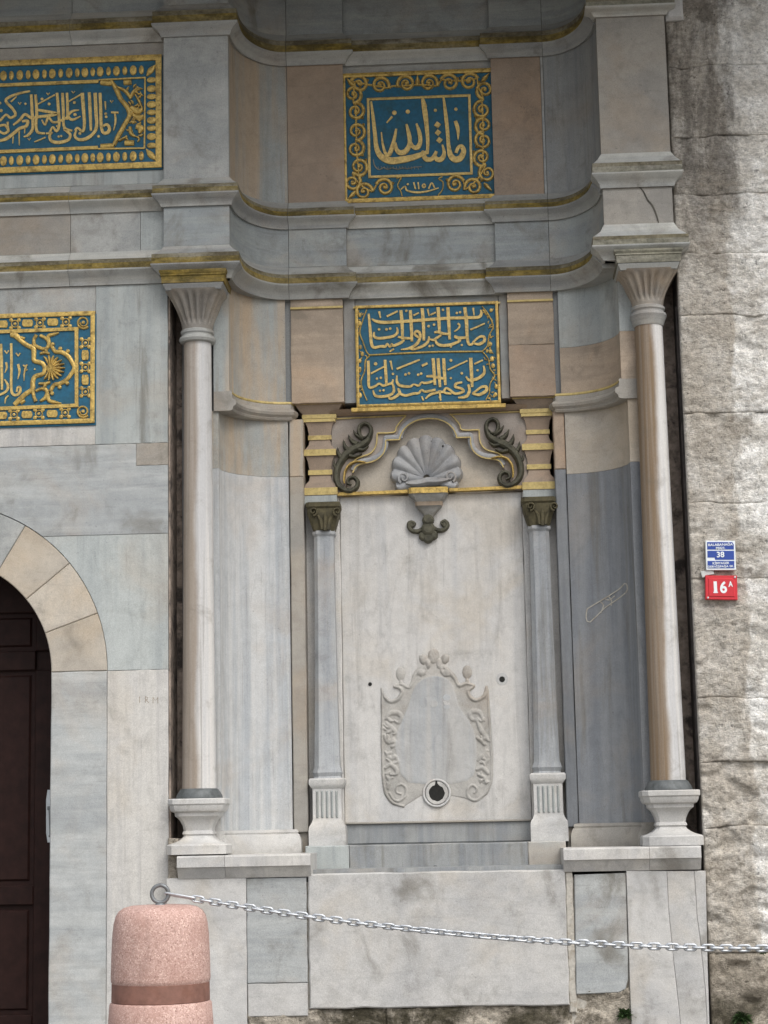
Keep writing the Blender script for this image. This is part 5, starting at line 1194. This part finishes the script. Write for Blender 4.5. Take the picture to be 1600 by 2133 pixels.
SD = [[(20, 585, 40), (30, 900, 48), (36, 1310, 36)], [(-10, 1395, 36), (98, 1340, 42), (132, 1250, 44), (75, 1145, 20)], [(180, 575, 40), (186, 900, 44), (180, 1250, 42), (202, 1372, 44), (268, 1395, 46), (322, 1340, 46), (322, 1272, 36), (285, 1275, 34), (268, 1345, 28)], [(290, 905, 40), (312, 1020, 38), (285, 1145, 8)], [(100, 875, 34), (112, 960, 34), (80, 1045, 8)], [(370, 920, 20), (400, 935, 34), (440, 915, 20)], [(420, 940, 30), (400, 1000, 30), (440, 990, 20)], [(400, 1000, 30), (388, 1060, 24), (385, 1172, 8)], [(140, 1405, 20), (95, 1450, 26), (82, 1532, 10)]]
mb = MB()
for L in SD: stroke(mb, zD(L), YDp, .006, 0, 4)
for x, y in ((110, 722), (292, 762)): stroke(mb, zD(vee(x, y, 34)), YDp, .005, 0, 1)
blob(mb, .13125*555, 640+.13125*985, 3, 3, YDp, .005, 0, -.5, 3, True)
mb.build('lettering', 'letter', tD)

# ------------------------------------------------------------------ street signs on the rough wall
YSg = YW-.045
def text_mesh(s, px, py, h_px, w_px, Y, mat, parent, name='lettering', bold=.02):
    cu = bpy.data.curves.new('txt', 'FONT'); cu.body = s; cu.align_x = 'CENTER'; cu.align_y = 'CENTER'; cu.size = 1; cu.offset = bold; cu.extrude = .0
    o = bpy.data.objects.new('txt', cu); col.objects.link(o); dg = bpy.context.evaluated_depsgraph_get(); dg.update()
    me = bpy.data.meshes.new_from_object(o.evaluated_get(dg)); bpy.data.objects.remove(o)
    xs = [v.co.x for v in me.vertices]; ys_ = [v.co.y for v in me.vertices]
    cx_, cy_ = (max(xs)+min(xs))/2, (max(ys_)+min(ys_))/2; sx_, sy_ = w_px*mpp(Y)/(max(xs)-min(xs)), h_px*mpp(Y)/(max(ys_)-min(ys_))
    c = U(px, py, Y)
    for v in me.vertices: v.co = (c.x+(v.co.x-cx_)*sx_, Y, c.z+(v.co.y-cy_)*sy_)
    me.materials.clear(); me.materials.append(M[mat])
    ob = bpy.data.objects.new(name, me); place(ob, parent); return ob
c = U(1500, 1157, YSg); sg = thing('street_sign', (c.x, YSg, c.z-.09), 'white-edged blue street name plate with number 38 on rough wall', 'sign')
def quad_plate(pts, Y, th, mat, name, parent, ch=.002):
    mb = MB(); poly_geo(mb, W2(pts, Y), Y, th, ch); return mb.build(name, mat, parent, True)
s_ = lambda x, y: (1440+x*.0797, 1100+y*.0797)
quad_plate([s_(370, 325), s_(1145, 330), s_(1170, 1095), s_(395, 1098)], YSg, .03, 'signwhite', 'plate', sg)
for a in ([(415, 365), (1072, 365), (1112, 430), (1115, 560), (418, 562)], [(420, 592), (1118, 592), (1122, 828), (625, 830), (612, 770), (424, 772)], [(424, 858), (1124, 856), (1128, 1050), (428, 1052)]):
    quad_plate([s_(*p) for p in a], YSg-.0015, .003, 'signblue', 'blue_field', sg, .0003)
for s, x, y, h, w_ in (('BALABANAĞA', 765, 420, 88, 640), ('MAH.', 765, 520, 72, 240), ('38', 765, 690, 150, 195), ('KİMYAGER', 775, 905, 85, 430), ('DERVİŞPAŞA SK.', 775, 1000, 90, 680)):
    q = s_(x, y); text_mesh(s, q[0], q[1], h*.0797, w_*.0797, YSg-.0032, 'signwhite', sg)
c = U(1503, 1225, YSg); sg = thing('house_number_sign', (c.x, YSg, c.z-.08), 'red house number plate reading 16A with white figures', 'sign')
rp = quad_plate([s_(365, 1235), s_(1195, 1240), s_(1215, 1878), s_(372, 1862)], YSg, .03, 'signred', 'plate', sg, .003)
mb = MB(); P = [s_(*p) for p in [(440, 1310), (1060, 1308), (1130, 1370), (1140, 1800), (450, 1790)]]; poly_geo(mb, W2(P, YSg), YSg-.004, .006, .0035); mb.build('embossed_panel', 'signred', rp)
for s, x, y, h, w_ in (('1', 632, 1545, 310, 84), ('6', 842, 1545, 315, 180), ('A', 1028, 1462, 148, 120)):
    q = s_(x, y); text_mesh(s, q[0], q[1], h*.0797, w_*.0797, YSg-.0052, 'signwhite', sg, 'figure', .03)
mb = MB(); q = s_(640, 1680); blob(mb, q[0], q[1], 5.8, 1.5, YSg-.0038, .0012, 0, 0, 8, True); mb.build('figure_foot', 'signwhite', sg)
mb = MB()
for x, y in ((1142, 1285), (438, 1820)): q = s_(x, y); mb = MB(); blob(mb, q[0], q[1], 2.2, 2.2, YSg, .004, 0, 0, 10); mb.build('screw_head', 'platewhite', sg)
mb = MB(); poly_geo(mb, W2([s_(250, 1125), s_(570, 1095), s_(600, 1200), s_(365, 1235), s_(355, 1275), s_(290, 1290)], YSg+.012), YSg+.012, .016, .0005)
pp = mb.build('paper_scrap', 'paper'); pp['label'] = 'torn pale paper scrap behind the red number plate'; pp['category'] = 'paper'

# ------------------------------------------------------------------ bollards and chain
DB = 7.05; YBo = DB-DIST
mB = mpp(YBo)
cb = U(335, 1990, YBo)
def bollard(cx, label):
    t = thing('bollard', (cx, YBo, GZ), label, 'bollard')
    z = lambda y: Z(335, y, YBo)
    top = [(0.001, z(1884.5)), (40*mB, z(1884.5)), (62*mB, z(1886)), (76*mB, z(1890)), (86*mB, z(1897)), (92*mB, z(1907)), (96*mB, z(1922)), (98.5*mB, z(1945)), (100.5*mB, z(1990)), (101.5*mB, z(2036)), (101*mB, z(2042)), (99.5*mB, z(2045)), (98.5*mB, z(2048))]
    lathe('head', cx, YBo, top, 'granite', t, 'round', 64, None, None, True, 60)
    lathe('band', cx, YBo, [(98*mB, z(2045)), (99.6*mB, z(2046.5)), (100.2*mB, z(2083.5)), (98*mB, z(2086))], 'rust', t, 'round', 64)
    lathe('body', cx, YBo, [(97*mB, z(2084)), (101*mB, z(2086)), (104*mB, z(2090)), (107*mB, z(2133)), (114*mB, (z(2133)+GZ)*.5), (122*mB, .12), (124*mB, .1), (124*mB, GZ)], 'granite', t, 'round', 64, None, None, True, 60)
    ze = z(1862)
    e = ring('eye_bolt', cx-1*mB, YBo, ze, 17.5*mB, 4.2*mB, 'steel', t, 36, 12)
    lathe('eye_collar', cx-1*mB, YBo, [(8*mB, ze-19*mB), (10*mB, ze-21*mB), (11*mB, z(1886))], 'steel', t, 'round', 20)
    return ze
zE = bollard(cb.x, 'pink granite bollard with brown band in front of the doorway wall')
pts = [(345, 1861), (420, 1875), (520, 1891), (640, 1907), (800, 1929), (1000, 1950), (1150, 1961), (1310, 1968), (1450, 1973), (1600, 1976)]
W = [U(x, y, YBo) for x, y in pts]
x0c, z0c = cb.x+14*mB, zE
# parabola through start, fitted to the traced points
num = den = 0
A = [[0, 0], [0, 0]]; B = [0, 0]
for p in W:
    dx, dz = p.x-x0c, p.z-z0c
    for i, u in enumerate((dx, dx*dx)):
        B[i] += u*dz
        for j, v in enumerate((dx, dx*dx)): A[i][j] += u*v
det = A[0][0]*A[1][1]-A[0][1]*A[1][0]; k1 = (B[0]*A[1][1]-A[0][1]*B[1])/det; k2 = (A[0][0]*B[1]-A[1][0]*B[0])/det
xend = -k1/k2                                   # where it is back at the same height: the next bollard
cx2 = x0c+xend+14*mB
bollard(cx2, 'second pink granite bollard holding the far end of the chain')
chain = thing('chain', (x0c, YBo, zE), 'galvanised link chain slung from the pink bollard ring', 'chain')
def link_mesh(L, Wd, r, n=24, k=8):
    mb = MB(); vs = []
    for i in range(n):
        a = 2*math.pi*i/n; c_, s = math.cos(a), math.sin(a); st = (L/2-Wd/2)
        cx_ = (st if c_ > 0 else -st)*(1 if abs(c_) > 1e-6 else 0)+Wd/2*c_; cz_ = Wd/2*s
        for j in range(k):
            b = 2*math.pi*j/k; q = 1+r/(Wd/2)*math.cos(b)
            vs.append(((st if c_ > 0 else -st)+Wd/2*c_*q, r*math.sin(b), Wd/2*s*q))
    mb.v = vs
    for i in range(n):
        for j in range(k): mb.f.append((i*k+j, ((i+1) % n)*k+j, ((i+1) % n)*k+(j+1) % k, i*k+(j+1) % k)); mb.m.append(0)
    return mb
pitch = 18.0*mB
lm = None
def chain_pt(s):                                # point at arc length s
    return s
fx = lambda x: k1*x+k2*x*x
x = 0.0
# shackle bar first
sh_len = 62*mB
mb = link_mesh(sh_len*1.0, 8*mB, 2.6*mB); shk = mb.build('shackle', 'zinc', chain, True, 60)
sl = math.atan2(fx(sh_len)-fx(0), sh_len)
for v in shk.data.vertices: v.co.x += sh_len/2-4*mB
off = Vector(chain.location)
shk.matrix_parent_inverse = Matrix.Identity(4); shk.location = (0, 0, 0); shk.rotation_euler = (R(68), -sl, 0)
x = sh_len*.88; i = 0
proto = None
while x < xend-.02:
    d = 1+(k1+2*k2*x)**2; xm = x+pitch/2/math.sqrt(d)
    if proto is None:
        proto = link_mesh(24.5*mB, 11.5*mB, 2.5*mB).build('link', 'zinc', chain, True, 60); o = proto
    else:
        o = proto.copy(); col.objects.link(o)
    o.parent = chain; o.matrix_parent_inverse = Matrix.Identity(4)
    o.location = (xm, 0, fx(xm)); tw = R(36*math.exp(-((xm/mB+349-980)/190)**2))
    o.rotation_euler = (R(8 if i % 2 == 0 else 92)+tw+JIT(.10), -math.atan(k1+2*k2*xm), 0)
    x += pitch/math.sqrt(d); i += 1

# ------------------------------------------------------------------ weeds in the joints
def weed(px, py, Y, n, h, label):
    c = U(px, py, Y); t = thing('weed', (c.x, Y, c.z), label, 'plant', 'weeds in the stone joints')
    mb = MB()
    for i in range(n):
        a = random.uniform(0, 2*math.pi); l = h*random.uniform(.4, 1); wd = h*random.uniform(.06, .14); o = Vector((c.x+JIT(h*.35), Y+.02+JIT(.01), c.z+JIT(h*.25)))
        d = Vector((math.cos(a)*.7, -abs(math.sin(a))*.7-.1, random.uniform(-.3, 1.1))).normalized(); s = d.cross(Vector((0, 0, 1)))
        if s.length < .1: s = Vector((1, 0, 0))
        s.normalize(); s = (s+Vector((JIT(.4), JIT(.4), JIT(.4)))).normalized()
        p1, p2 = o+d*l*.5, o+d*l+Vector((0, 0, -l*.25))
        mb.add([o, p1+s*wd, p2, p1-s*wd], [(0, 1, 2), (0, 2, 3)])
    mb.build('leaves', 'leaf', t, False)
weed(1302, 2114, YF-.01, 120, .06, 'small green weed at the base of the cracked marble slab')
weed(1546, 2122, YW-.02, 130, .07, 'dark green weed growing low on the rough limestone wall')
weed(1592, 1985, YW-.04, 26, .04, 'tiny green sprig in the limestone wall behind the chain')
